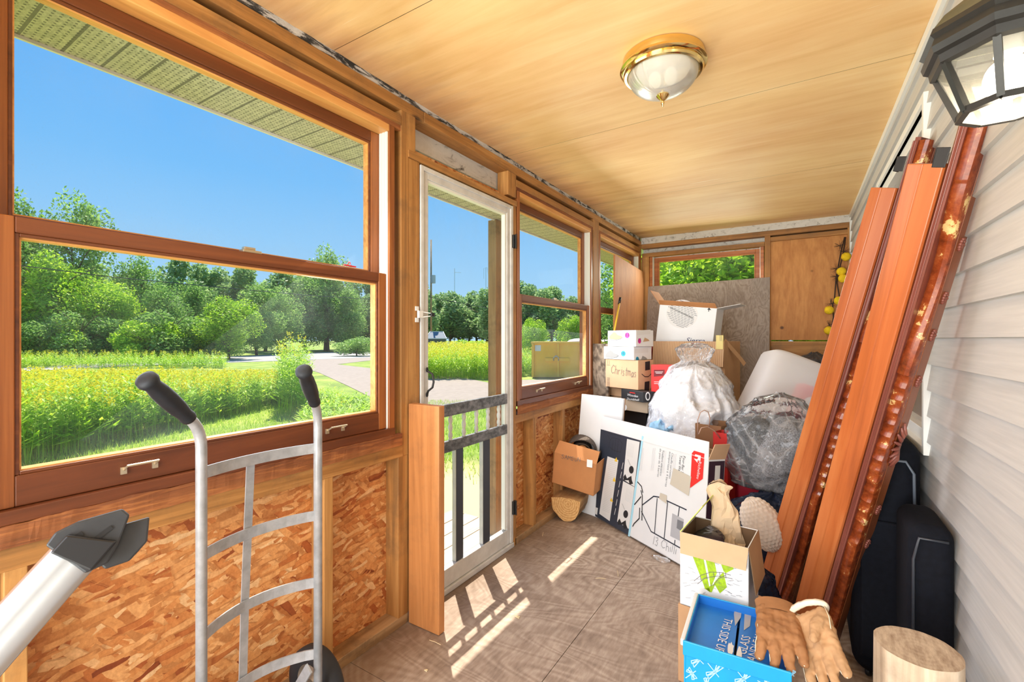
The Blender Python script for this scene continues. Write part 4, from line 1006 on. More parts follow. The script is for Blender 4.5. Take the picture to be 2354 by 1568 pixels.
mb = MB(); mb.lathe([(.016, 1.720), (.018, 1.692), (.014, 1.688), (.0, 1.688)], 16, Matrix.Translation((LC.x, LC.y, 0))); Wd('socket', mb, M['vinyl'], t, smooth=.6)
mb = MB(); mb.ball((LC.x, LC.y, 1.655), (.030, .030, .033), 20); BU = Wd('bulb', mb, emis('lit_bulb', (1, .93, .78), 9), t, smooth=True)
mb = MB(); mb.tube([(LC.x, LC.y, 1.830), (LC.x + .02, LC.y + .005, 1.860), (LC.x + .09, LC.y + .012, 1.850), (LC.x + .14, LC.y + .02, 1.810)], .009, 10); Wd('arm', mb, LM_, t, smooth=True)
mb = MB(); mb.box(XR(1.0) - .016, XR(1.0) - .0, .955, 1.075, 1.700, 1.900); Wd('backplate', mb, LM_, t, bevel=.004)
pl = bpy.data.lights.new('lantern_light', 'POINT'); pl.energy = 7; pl.color = (1, .86, .62); pl.shadow_soft_size = .034
lo_ = bpy.data.objects.new('lantern_light', pl); col.objects.link(lo_); lo_.location = (LC.x, LC.y, 1.655)
BU.visible_shadow = True
lo_.location = (LC.x - .0, LC.y, 1.620)

# ---- hand truck
TL, TR = V(-1.262, .565, 0), V(-1.259, .888, 0)
ht = thing('hand_truck', 'grey tubular hand truck with black rubber grips standing against the low wall', 'hand truck', (-1.26, .73, 0))
for A, hd, g in ((TL, V(.085, -.147, 0), 0), (TR, V(.118, -.128, 0), 1)):
    pts = [A + V(0, 0, .03), A + V(0, 0, .98)]
    for k in range(1, 7):
        f = k / 6; an = f * math.radians(52); R_ = .10
        pts.append(A + hd.normalized() * R_ * (1 - math.cos(an)) + V(0, 0, .98 + R_ * math.sin(an)))
    d = (pts[-1] - pts[-2]).normalized(); end = A + hd + V(0, 0, 1.168)
    pts.append(pts[-1] + (end - pts[-1]) * .35)
    mb = MB(); mb.tube(pts, .0127, 14); Wd('side_tube', mb, M['steelgrey'], ht, smooth=True)
    s0 = pts[-2].lerp(end, .02); ax = (end - s0); L = ax.length
    prof = [(0, 0), (.0165, 0), (.0175, .008), (.0165, .016), (.016, .02), (.0195, .05), (.0205, L * .5), (.0195, L * .7), (.0165, L * .84), (.022, L * .93), (.0205, L * .985), (.012, L * 1.01), (0, L * 1.015)]
    Tm = Matrix.Translation(s0) @ ax.to_track_quat('Z', 'Y').to_matrix().to_4x4()
    mb = MB(); mb.lathe(prof, 20, Tm)
    def flute(p):
        q = Tm.inverted() @ p
        if .03 < q.z < L * .82:
            a = math.atan2(q.y, q.x); k = 1 - .10 * max(0, math.cos(a * 5)); q.x *= k; q.y *= k
        return Tm @ q
    mb.xf(flute); gr = Wd('grip', mb, M['blackrub'], ht, smooth=True)
for z, bow in ((.918, .030), (.712, .045), (.508, .06), (.29, .07)):
    pts = [TL.lerp(TR, k / 12) + V(-bow * math.sin(math.pi * k / 12) ** .8, 0, z) for k in range(13)]
    mb = MB()
    for a, b in zip(pts, pts[1:]): mb.bar(a, b, .004, .030)
    Wd('cross_bar', mb, M['steelgrey'], ht)
pts = [TL.lerp(TR, .43) + V(-b_, 0, z) for z, b_ in ((.925, .034), (.712, .05), (.508, .065), (.29, .075), (.04, .06))]
mb = MB()
for a, b in zip(pts, pts[1:]): mb.bar(a, b, .022, .004, up=(1, 0, 0))
Wd('centre_strap', mb, M['steelgrey'], ht)
for yy in (.955, .52):
    wh_ = MB(); Tm = Matrix.Translation((-1.362, yy, .118)) @ Matrix.Rotation(math.pi / 2, 4, 'X')
    wh_.lathe([(.070, -.022), (.090, -.030), (.108, -.028), (.117, -.016), (.118, 0), (.117, .016), (.108, .028), (.090, .030), (.070, .022)], 40, Tm)
    w_ = Wd('wheel', wh_, plain('black_tyre', (.02, .02, .022), .75), ht, smooth=True)
    mb = MB(); mb.lathe([(0, .012), (.025, .022), (.03, .010), (.062, .012), (.071, .022), (.071, -.022), (.062, -.012), (.03, -.010), (.025, -.022), (0, -.012)], 32, Tm)
    h_ = bpy.data.objects.new('wheel_rim', mb.xf(lambda p: MW(ht).inverted() @ p).mesh('wheel_rim', plain('rusty_steel_rim', (.42, .36, .28), .5, .6, .3, 25))); col.objects.link(h_); h_.parent = w_; h_['_mw'] = ht['_mw']; finish(h_, .5)
mb = MB(); mb.tube([(-1.362, .49, .118), (-1.362, .99, .118)], .009, 8); Wd('axle', mb, M['steelgrey'], ht, smooth=True)
for yy in (.60, .86):
    mb = MB(); mb.bar((-1.362, yy, .118), (-1.262, yy, .26), .006, .03); mb.bar((-1.362, yy, .118), (-1.262, yy, .08), .006, .03); Wd('axle_bracket', mb, M['steelgrey'], ht)
mb = MB(); mb.box(-1.262, -1.05, .53, .93, .002, .008); mb.box(-1.266, -1.258, .53, .93, .002, .06); Wd('toe_plate', mb, M['steelgrey'], ht, bevel=.002)

# ---- aluminium pole with black foot, bottom left
A = P(-150, 1636, D=.66); B = P(208, 1238, D=.80)
ax = (B - A); L = ax.length; ez = ax.normalized(); nn = (CAMP - B); ex = nn.cross(ez).normalized(); ey = ez.cross(ex)
t = thing('folding_leg', 'silver ribbed aluminium leg with a black plastic foot, slanting in from the lower left', 'leg', A, frame=(ex, ey, ez))
prof = []
for k in range(40):
    a = 2 * math.pi * k / 40; x = .036 * math.cos(a); y = .016 * math.sin(a)
    gfac = 1 - .14 * math.exp(-((x / .006) ** 2)); prof.append((x * (1 - .0), y * gfac))
mb = MB(); mb.prism(prof, (0, 0, 0), (1, 0, 0), (0, 1, 0), L); Lc('leg_tube', mb, M['alu'], t, smooth=.6)
BP = plain('dark_grey_plastic', (.035, .037, .04), .42, 0, .15, 30)
mb = MB(); mb.prism([(-.043, 0), (.030, -.012), (.046, .012), (.040, .040), (.022, .085), (.006, .088), (-.032, .046), (-.046, .020)], (0, -.012, L - .030), (1, 0, 0), (0, 0, 1), -.012)
mb.xf(lambda p: V(-p.x, p.y + .034, p.z)); Lc('foot_bracket', mb, BP, t, bevel=.003)
mb = MB(); mb.prism([(-.026, .018), (-.010, .014), (-.012, .034), (-.018, .036)], (0, .0345, L - .030), (1, 0, 0), (0, 0, 1), -.002); mb.prism([(-.002, .020), (.010, .060), (.016, .058), (.006, .016)], (0, .0345, L - .030), (1, 0, 0), (0, 0, 1), -.002)
mb.xf(lambda p: V(-p.x, p.y, p.z)); Lc('bracket_recess', mb, M['black'], t)
mb = MB(); mb.prism([(.012, .016), (.050, .006), (.072, .030), (.074, .066), (.050, .100), (.014, .062)], (0, -.002, L - .035), (1, 0, 0), (0, 0, 1), -.016); mb.xf(lambda p: V(-p.x, p.y, p.z)); Lc('foot_pad', mb, BP, t, bevel=.003)
mb = MB(); mb.prism([(-.03, .0), (.034, .0), (.034, .05), (-.03, .03)], (0, .018, L - .035), (1, 0, 0), (0, 0, 1), -.03); mb.xf(lambda p: V(-p.x, p.y, p.z)); Lc('foot_plug', mb, M['black'], t, bevel=.003)

# ---- plank standing by the door
t = thing('wooden_board', 'worn orange-brown board standing on end beside the storm door', 'board', (-1.39, 1.51, 0))
mb = MB(); mb.box(-1.478, -1.302, 1.492, 1.530, .002, .967); Wd('board', mb, wood('worn_board', sr(150, 88, 40), sr(192, 124, 66), sr(214, 152, 94), 'z', .5, .6, knots=.7, dirt=.2), t, bevel=.004)

# ---- towel warmer box
ey = V(-.849, .529, 0).normalized(); ex0 = V(.529, .849, 0).normalized(); lean = math.radians(4.5)
ez = (V(0, 0, 1) * math.cos(lean) + ex0 * math.sin(lean)).normalized(); ex = ey.cross(ez)
O = V(-.452, 2.575, .012); H_, L_ = .608, .930; W_ = .125
t, F, FR = carton('towel_warmer_box', 'large flat white and navy box on its side, lettered Richelieu, with its top flap open', 'box', O, ex, ey, ez, W_, L_, H_, M['cardw'], M['cardd'], True)
nv = [(1388, 982), (1476, 1002), (1444, 1232), (1368, 1188)]
W0 = MW(t); iv = W0.inverted(); q0, q1 = iv @ F.at(1476, 1002), iv @ F.at(1444, 1232)
F.wpoly([W0 @ V(0, L_ - .001, .001), W0 @ V(0, L_ - .001, H_ - .001), W0 @ V(0, q0.y, H_ - .001), W0 @ V(0, q1.y, .001)], M['navy'], 'navy_panel'); F.poly([(1476, 1002), (1480, 1003), (1448, 1234), (1444, 1232)], M['paleblue'], 'print', .0012)
F.poly([(1442, 1009), (1471, 1016), (1459, 1119), (1433, 1102)], M['lgrey'], 'print', .0014); F.poly([(1433, 1106), (1459, 1120), (1446, 1216), (1419, 1199)], M['lgrey'], 'print', .0014)
F.poly([(1397, 1049), (1422, 1058), (1402, 1198), (1378, 1181)], M['lgrey'], 'print', .0014)
F.lines([[(1398, 996), (1428, 1003)], [(1397, 1000), (1403, 1012), (1399, 1030)], [(1403, 1012), (1408, 1006), (1424, 1010), (1431, 1020), (1427, 1040), (1412, 1036), (1402, 1028)], [(1410, 1012), (1407, 1036)], [(1416, 1010), (1413, 1038)], [(1422, 1012), (1419, 1040)]], .0022, M['ink'], 'drawing')
for (cx, cy) in ((1452, 1080), (1439, 1182)):
    F.poly([(cx + 5.5 * math.cos(a), cy + 9 * math.sin(a)) for a in [k * .524 for k in range(12)]], M['ink'], 'print', .0022)
    F.lines([[(cx - 2, cy - 10), (cx - 8, cy - 24)]], .0018, M['ink'], 'drawing', .003)
    F.poly([(cx - 18, cy + 16), (cx - 14, cy + 10), (cx - 10, cy + 20), (cx + 0, cy + 14), (cx + 1, cy + 24), (cx + 4, cy + 32), (cx - 4, cy + 34), (cx - 6, cy + 24), (cx - 18, cy + 24)], M['ink'], 'print', .0022)
sg = []
for k in range(15): y = 1056 + k * 4.2; sg.append([(1401 - k * .6, y), (1419 - k * .6, y + 6)])
for k in range(15): y = 1122 + k * 3.8; sg.append([(1392 - k * .5, y - 4), (1409 - k * .5, y + 4)])
F.lines(sg, .0012, M['greyp'], 'small_print', .002)
sg = []
for x in range(5): sg.append([(1446 + x * 3, 1018 + x), (1442 + x * 3, 1048 + x)]); sg.append([(1442 + x * 3, 1122 + x * 2), (1438 + x * 3, 1150 + x * 2)])
F.lines(sg, .0012, M['greyp'], 'small_print', .002)
for (a, b) in (((1418, 1051), (1414, 1062)), ((1413, 1096), (1410, 1108)), ((1406, 1144), (1404, 1154))): F.poly([a, (b[0] + 6, b[1]), (b[0] - 1, b[1] - 2)], M['yellow'], 'print', .0024)
sg = [[(1433 - k * 3.4, 1064 + k * 21), (1430 - k * 3.4, 1078 + k * 21)] for k in range(6)]
F.lines(sg, .004, M['lgrey'], 'print', .0022)
F.poly([(1369, 1166), (1375, 1168), (1373, 1184), (1368, 1180)], M['lgrey'], 'barcode', .0016)
# lettering, reading downwards
F.text('Four-Bar S', (1571, 1048), (1566, 1087), M['ink'], maxh=.017); F.text('Towel War', (1563, 1046), (1559, 1085), M['ink'], maxh=.017)
F.text('Chauffe-serviettes', (1544, 1041), (1538, 1100), M['mgrey'], maxh=.015); F.text('autoportant à 4 barres', (1539, 1038), (1529, 1118), M['mgrey'], maxh=.015)
F.text('Toallero eléctrico', (1523, 1034), (1517, 1093), M['mgrey'], maxh=.015); F.text('de piso de 4 barras', (1517, 1031), (1511, 1096), M['mgrey'], maxh=.015)
sg = []
for (x, y, n_) in ((1555, 1044, 3), (1531, 1036, 4), (1507, 1030, 3), (1480, 1030, 4)):
    for k in range(n_): sg.append([(x - k * 2.6, y), (x - 5 - k * 2.6, y + 52)])
F.lines(sg, .0012, M['greyp'], 'small_print')
F.poly([(1591, 1042), (1596, 1036), (1620, 1043), (1616, 1101), (1587, 1122)], M['red'], 'emblem_panel', .0014)
F.text('Richelieu', (1607, 1060), (1602, 1100), M['cardw'], 'lettering', lift=.0026, maxh=.018)
F.poly([(1599, 1044), (1612, 1048), (1611, 1060), (1605, 1058), (1604, 1064), (1596, 1054), (1604, 1056), (1606, 1051), (1598, 1049)], M['cardw'], 'emblem', .0026)
F.poly([(1549, 1076), (1590, 1096), (1584, 1140), (1541, 1113)], M['beige'], 'tape', .003); F.poly([(1519, 1133), (1534, 1139), (1533, 1158), (1516, 1146)], M['beige'], 'tape', .0036)
F.lines([[(1477, 1161), (1503, 1141), (1515, 1143), (1578, 1172)], [(1475, 1176), (1497, 1222), (1566, 1261)]], .007, M['navy'], 'picture')
F.lines([[(1511, 1146), (1505, 1225)], [(1535, 1154), (1527, 1238)], [(1562, 1167), (1559, 1189)], [(1552, 1242), (1551, 1252)]], .006, M['navy'], 'picture', .0014)
F.lines([[(1474, 1128), (1477, 1140), (1476, 1196)], [(1474, 1142), (1464, 1154), (1459, 1160)], [(1471, 1168), (1470, 1192), (1458, 1204), (1455, 1210)], [(1466, 1108), (1475, 1118), (1478, 1132)]], .007, M['ink'], 'picture', .002)
F.poly([(1546, 1180), (1572, 1194), (1568, 1246), (1541, 1232)], M['greyp'], 'picture', .001); F.poly([(1558, 1194), (1572, 1200), (1569, 1222), (1556, 1214)], M['mgrey'], 'picture', .0018)
hand(F, '13 Chilli', (1500, 1250), (1556, 1275), 19, .0022, M['mgrey'])
F.lines([[(1480, 1009), (1624, 1048)]], .0025, M['paleblue'], 'print')
W0 = MW(t); tl = W0 @ V(0, L_, H_); tr = W0 @ V(0, 0, H_); bl_ = W0 @ V(W_, L_, H_); br_ = W0 @ V(W_, 0, H_)
FR.wpoly([W0 @ V(.004, 0, .006), W0 @ V(W_ - .004, 0, .006), W0 @ V(W_ - .004, 0, H_ - .01), W0 @ V(.004, 0, H_ - .01)], plain('aubergine_print', sr(58, 36, 50), .4), 'end_print')
FR.wpoly([W0 @ V(.050, 0, .50), W0 @ V(.088, 0, .50), W0 @ V(.088, 0, .575), W0 @ V(.050, 0, .575)], M['lgrey'], 'barcode', .0018)
FR.lines([], .001, M['ink'], 'print') if False else None
up = W0.to_3x3() @ V(0, 0, 1); fx = W0.to_3x3() @ V(1, 0, 0)
flap(t, 'flap', tr, tl, up * .092 + fx * .004, M['cardw'], M['cardw'], .004, label='white inner top flap standing up')
flap(t, 'flap', bl_, br_, up * .035 - fx * .01, M['card2'], M['card2'], .004)
flap(t, 'flap', br_, tr, up * .085 + (W0.to_3x3() @ V(0, -1, 0)) * .03, M['card2'], M['corr'], .004, label='ribbed brown end flap')

# ---- wine box on a plain brown box
ey = V(-.997, .08, 0).normalized(); ex = V(.08, .997, 0).normalized(); zz = V(0, 0, 1)
O = V(-.160, 1.747, .285)
carton('brown_box', 'plain brown box on the floor under the white wine box', 'box', O + V(-.0, .0, -.284) - ey * .004, ex, ey, zz, .24, .238, .282, M['card'])
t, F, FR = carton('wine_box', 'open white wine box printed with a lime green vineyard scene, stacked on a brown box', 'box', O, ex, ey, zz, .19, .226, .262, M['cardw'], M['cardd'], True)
for poly in ([(1588, 1267), (1615, 1273), (1633, 1362), (1621, 1353)], [(1620, 1275), (1640, 1279), (1648, 1318), (1634, 1352), (1629, 1318)], [(1618, 1352), (1622, 1353), (1646, 1340), (1636, 1362)],
             [(1653, 1283), (1680, 1289), (1687, 1308), (1668, 1318), (1663, 1312)], [(1663, 1314), (1671, 1350), (1655, 1364), (1641, 1340)]):
    F.poly(poly, M['green'], 'print')
sg = []
r_ = random.Random(5)
for k in range(70):
    x = r_.uniform(1570, 1702); y = r_.uniform(1266, 1375)
    if 1590 < x < 1685 and y < 1330 and r_.random() < .55: continue
    dx = r_.uniform(6, 16); sg.append([(x, y), (min(1706, x + dx), y + r_.uniform(-3, 6))])
F.lines(sg, .0009, M['mgrey'], 'line_drawing', .0016)
F.lines([[(1596, 1335), (1612, 1322), (1634, 1315), (1660, 1316), (1680, 1322)], [(1604, 1342), (1622, 1328), (1650, 1324), (1684, 1330)], [(1640, 1345), (1652, 1330), (1668, 1322)], [(1610, 1323), (1612, 1335)], [(1624, 1318), (1626, 1330)], [(1640, 1315), (1642, 1327)], [(1654, 1315), (1656, 1327)], [(1668, 1317), (1669, 1329)]], .0016, M['pencil'], 'line_drawing', .002)
F.text('E', (1609, 1379), (1616, 1381), M['green'], 'lettering', maxh=.014); F.text('Sauvignon', (1590, 1388), (1640, 1400), M['pencil'], 'lettering', maxh=.011, shear=.3)
W0 = MW(t); c = lambda x, y: W0 @ V(x, y, .262)
flap(t, 'flap', c(0, 0), c(0, .226), V(-.0, -.022, -.068), M['card2'], M['card2'], .003, label='brown inner side of the front flap folded down')
flap(t, 'flap', c(0, .226), c(.19, .226), V(.075, .0, .105), M['greenflap'], M['greenflap'], .003, label='lime green side flap standing up')
flap(t, 'flap', c(.19, 0), c(0, 0), V(.022, -.01, -.15), M['cardd'], M['card'], .003, label='brown side flap hanging down')
# crumpled kraft paper bag standing in the wine box
def crumple(p, s, amp, seed=0):
    q = Vector((p.x * s + seed, p.y * s, p.z * s)); n = Vector((noise.noise(q), noise.noise(q + V(7, 3, 1)), noise.noise(q + V(1, 9, 5))))
    q2 = q * 2.7; m = Vector((abs(noise.noise(q2)), abs(noise.noise(q2 + V(5, 1, 2))), abs(noise.noise(q2 + V(2, 2, 8)))))
    return p + n * amp + (m - V(.2, .2, .2)) * amp * .8
KP = plain('kraft_paper', sr(206, 180, 146), .75, 0, .06, 5)
A = P(1678, 1262, D=1.74); B = P(1655, 1112, D=1.80)
t = thing('paper_bag', 'crumpled tan paper bag standing in the white wine box', 'paper bag', A)
mb = MB()
def fn(u, v):
    a = 2 * math.pi * u; c0 = A.lerp(B, v) + V(.0, 0, -.06 * (1 - v)); r = .062 * (1 - v * .42) * (1 + .1 * math.sin(3 * a + v * 3))
    return crumple(c0 + V(math.cos(a) * r, math.sin(a) * r * .6, 0), 13, .026)
mb.grid(fn, 26, 16, 0, True); Wd('bag', mb, KP, t)
mb = MB(); mb.grid(lambda u, v: crumple(B + V((u - .5) * .07, (v - .5) * .03, .012 - .05 * abs(u - .45)), 14, .012, 3), 10, 6); Wd('folded_top', mb, KP, t)
t = thing('dark_cloth', 'dark crumpled plastic wrapping inside the white wine box', 'wrapping', P(1600, 1225, D=1.82))
mb = MB(); cc_ = V(-.30, 1.84, .515); mb.ball(cc_, (.055, .06, .030), 24); mb.xf(lambda p: crumple(p, 16, .016, 2)); Wd('wrapping', mb, plain('dark_purple_wrap', sr(44, 36, 44), .3), t, smooth=True)
t['label'] = 'dark crumpled wrapping lying inside the white wine box'

# ---- blue box with gloves
O = V(-.031, 1.430, 0.002); ex = V(-.05, .998, 0).normalized(); ey = V(-.998, -.05, 0).normalized()
bx_, F, FR = carton('blue_box', 'bright blue dragonfly-patterned carton with flaps lettered THIS SIDE UP', 'box', O, ex, ey, zz, .290, .268, .368, M['blue2'], M['blue'], True, .005)
W0 = MW(bx_); fz = .336
mb = MB(); mb.box(.006, .284, .140, .262, fz, fz + .004); Lc('flap', mb, M['blue'], bx_, label='blue inner flap lettered THIS SIDE UP')
mb = MB(); mb.box(.006, .284, .006, .133, fz + .001, fz + .005); Lc('flap', mb, M['blue'], bx_, label='blue inner flap lettered GLASS HANDLE WITH CARE')
mb = MB(); mb.box(.008, .282, .008, .260, fz - .05, fz - .045); Lc('insert', mb, M['black'], bx_)
FT = Face(bx_, (0, 0, fz + .0052), (0, 0, 1))
FT.text('THIS SIDE UP', (1666, 1421), (1643, 1496), M['cardw'], maxh=.024)
FT.text('GLASS', (1715, 1507), (1726, 1466), M['cardw'], maxh=.024); FT.text('HANDLE WITH', (1734, 1535), (1764, 1440), M['cardw'], maxh=.024); FT.text('CARE', (1757, 1508), (1772, 1470), M['cardw'], maxh=.024)
r_ = random.Random(3)
def blot(cu_, cv_, ru, rv, n=14):
    return [(cu_ + ru * math.cos(k * 6.283 / n) * r_.uniform(.6, 1.1), cv_ + rv * math.sin(k * 6.283 / n) * r_.uniform(.6, 1.1)) for k in range(n)]
FT.poly(blot(1680, 1492, 8, 18), M['cardw'], 'torn_patch'); FT.poly(blot(1699, 1506, 7, 17), M['cardw'], 'torn_patch')
FT.poly([(1693, 1382), (1708, 1386), (1703, 1420), (1690, 1440), (1687, 1412)], M['greyp'], 'tape'); FT.poly([(1712, 1400), (1728, 1405), (1724, 1440), (1710, 1450)], M['greyp'], 'tape')
def dfly(F_, x, y, s, a):
    ca, sa = math.cos(a), math.sin(a); T_ = lambda p: (x + s * (p[0] * ca - p[1] * sa), y + s * (p[0] * sa + p[1] * ca))
    sh = [[(-1, 0), (1, 0)]] + [[(.4, 0), (.1, k * .9), (.5, k * 1.1), (.4, 0)] for k in (-1, 1)] + [[(.2, 0), (-.3, k * .8), (.0, k * 1.0), (.2, 0)] for k in (-1, 1)]
    F_.lines([[T_(p) for p in q] for q in sh], .0024, M['paleblue'], 'dragonfly_print')
for (x, y, s, a) in ((1604, 1512, 19, .8), (1588, 1550, 14, -.6), (1640, 1540, 20, .9), (1668, 1524, 13, 2.2), (1706, 1556, 20, .9), (1620, 1572, 15, .2), (1756, 1572, 16, .5), (1740, 1540, 11, -.5)): dfly(F, x, y, s, a)
for (x, y) in ((1806, 1560), (1818, 1548)): dfly(FR, x, y, 9, .8)
mb = MB(); mb.box(-.006, .0, -.002, .270, .33, .372); Lc('rim_fold', mb, M['blue2'], bx_, bevel=.002)
mb = MB(); mb.box(0, .290, .266, .278, .352, .371); Lc('torn_edge', mb, M['cardw'], bx_, bevel=.003, label='white torn edge of the box rim')

# ---- leather work gloves
SU = plain('tan_suede', sr(160, 112, 70), .85, 0, .12, 26); SU2 = plain('pale_tan_suede', sr(188, 148, 106), .85, 0, .12, 26); FL = plain('cream_fleece', sr(238, 226, 200), .95, 0, .08, 60)
def cap(mb, a, b, r0, r1):
    a, b = Vector(a), Vector(b); d = (b - a); L = d.length; d.normalize(); pts = []; rs = []
    for k in range(5): an = math.pi / 2 * (1 - k / 4); pts.append(a - d * r0 * math.sin(an)); rs.append(max(.0006, r0 * math.cos(an)))
    for k in range(5): an = math.pi / 2 * k / 4; pts.append(b + d * r1 * math.sin(an)); rs.append(max(.0006, r1 * math.cos(an)))
    mb.tube(pts, rs, 12)
def glove(label, wr_, tip, nrm, mat, thumb_dir, fingers, cuff=True, side=1, sc=1.0):
    wr_, tip = Vector(wr_), Vector(tip); ey_ = (tip - wr_).normalized(); L = (tip - wr_).length; ex_ = ey_.cross(Vector(nrm)).normalized() * 1; ez_ = ex_.cross(ey_)
    t = thing('work_glove', label, 'glove', wr_, frame=(ex_, ey_, ez_), group='pair of fleece-lined work gloves'); k = L / .25
    mb = MB(); s_ = side
    for i in range(5): x = -.036 + i * .018; cap(mb, (x * k, .02 * k, 0), (x * 1.12 * k, .125 * k, 0), .021 * k, .020 * k)
    for (x, ln, sp, cz) in fingers:
        b0 = V(x * 1.15 * k, .125 * k, 0); m_ = b0 + V(sp * ln * .5 * k, ln * .5 * k, cz * .3 * k); e_ = m_ + V(sp * ln * .4 * k, ln * .45 * k, cz * k)
        cap(mb, b0, m_, .0155 * k, .0150 * k); cap(mb, m_, e_, .0150 * k, .0125 * k)
    tb = V(s_ * .036 * k, .035 * k, 0); tm = tb + Vector(thumb_dir) * .045 * k; te = tm + (Vector(thumb_dir) * .6 + V(0, .5, 0)) * .045 * k
    cap(mb, tb, tm, .023 * k, .019 * k); cap(mb, tm, te, .019 * k, .014 * k)
    o = Lc('glove_body', mb, mat, t, smooth=True)
    rm = o.modifiers.new('remesh', 'REMESH'); rm.mode = 'VOXEL'; rm.voxel_size = .0032; rm.use_smooth_shade = True
    sm = o.modifiers.new('smooth', 'SMOOTH'); sm.iterations = 5; sm.factor = .5
    dp = o.modifiers.new('wrinkles', 'DISPLACE'); tx = bpy.data.textures.new('leather_wrinkles', 'CLOUDS'); tx.noise_scale = .022; dp.texture = tx; dp.strength = .010; dp.mid_level = .5
    mb = MB()
    for (x, ln, sp, cz) in fingers:                  # raised seams along each finger
        b0 = V(x * 1.15 * k, .125 * k, 0); m_ = b0 + V(sp * ln * .5 * k, ln * .5 * k, cz * .3 * k); e_ = m_ + V(sp * ln * .4 * k, ln * .45 * k, cz * k)
        off = V(.0145 * k, 0, .003)
        mb.tube([b0 + off + V(0, -.02 * k, .012 * k), b0 + off, m_ + off, e_ + V(.011 * k, 0, .002), e_ + V(0, .0125 * k, .002)], .0013, 5)
    mb.tube([V(s_ * .052 * k, .0, .006), V(s_ * .058 * k, .04 * k, .010), V(s_ * .05 * k, .10 * k, .012), V(s_ * .05 * k, .13 * k, .01)], .0013, 5)
    Lc('stitching', mb, FL, t, smooth=True, label='cream stitched seams')
    if cuff:
        mb = MB(); nn_ = 40
        def fn(u, v):
            a = 2 * math.pi * u; b_ = 2 * math.pi * v; r = .0095 * k * (1 + .25 * noise.noise(V(a * 4, b_ * 2, 0)))
            return ((.052 * k + r * math.cos(b_)) * math.cos(a), -.008 * k + r * math.sin(b_), (.030 * k + r * math.cos(b_)) * math.sin(a))
        mb.grid(fn, nn_, 8, 0, True); Lc('fleece_cuff', mb, FL, t, smooth=True, label='cream fleece cuff lining')
    else:
        mb = MB()
        def fn(u, v): a = 2 * math.pi * u; return ((.053 + .004 * v) * k * math.cos(a), (.03 - .05 * v) * k, (.022 + .004 * v) * k * math.sin(a) + .002)
        mb.grid(fn, 32, 5, 0, True); Lc('cuff', mb, mat, t, smooth=True)
    return t
glove('brown suede work glove lying palm down on the corner of the blue box', P(1784, 1402, z=.425), P(1806, 1546, z=.395), (0, -.05, 1), SU, (-.55, .8, -.15),
      [(-.036, .052, -.20, -.016), (-.012, .068, -.05, -.026), (.012, .066, .08, -.028), (.036, .060, .25, -.020)], cuff=False, side=-1)
glove('paler suede work glove with a cream fleece cuff, hanging beside the blue box', P(1861, 1408, D=1.36), P(1918, 1605, D=1.16), (-.45, -.75, .5), SU2, (.35, .75, .55),
      [(-.036, .078, -.14, .0), (-.012, .094, -.04, .0), (.012, .092, .04, .0), (.036, .074, .16, .0)], side=-1)

# ---- bed side rails leaning on the house wall
RED = wood('orange_stained_rail', sr(142, 68, 32), sr(186, 98, 48), sr(208, 128, 74), 'z', .3, .6, knots=.4, bumpy=.05)
RED2 = wood('plum_stained_rail', sr(96, 46, 38), sr(132, 72, 60), sr(158, 98, 82), 'z', .3, .6, bumpy=.05)
CARV = plain('worn_glossy_brown_finish', sr(128, 52, 24), .18)
def _carv():
    m, t, b = nm('chipped_glossy_finish')
    n = noi(t, coords(t), 26, 6, .7); n2 = noi(t, coords(t), 5, 3, .5)
    f = math_(t, 'ADD', math_(t, 'MULTIPLY', n, .65), math_(t, 'MULTIPLY', n2, .4))
    c = ramp(t, f, [(.35, sr(70, 28, 14)), (.52, sr(140, 62, 28)), (.595, sr(160, 80, 38)), (.615, sr(228, 190, 124)), (.8, sr(244, 216, 160))])
    t.links.new(c, b.inputs['Base Color']); b.inputs['Roughness'].default_value = .22; return m
CARV = _carv()
OUTF = wood('brown_outer_face', sr(104, 52, 26), sr(142, 76, 40), sr(168, 98, 58), 'z', .35, .6, bumpy=.05)
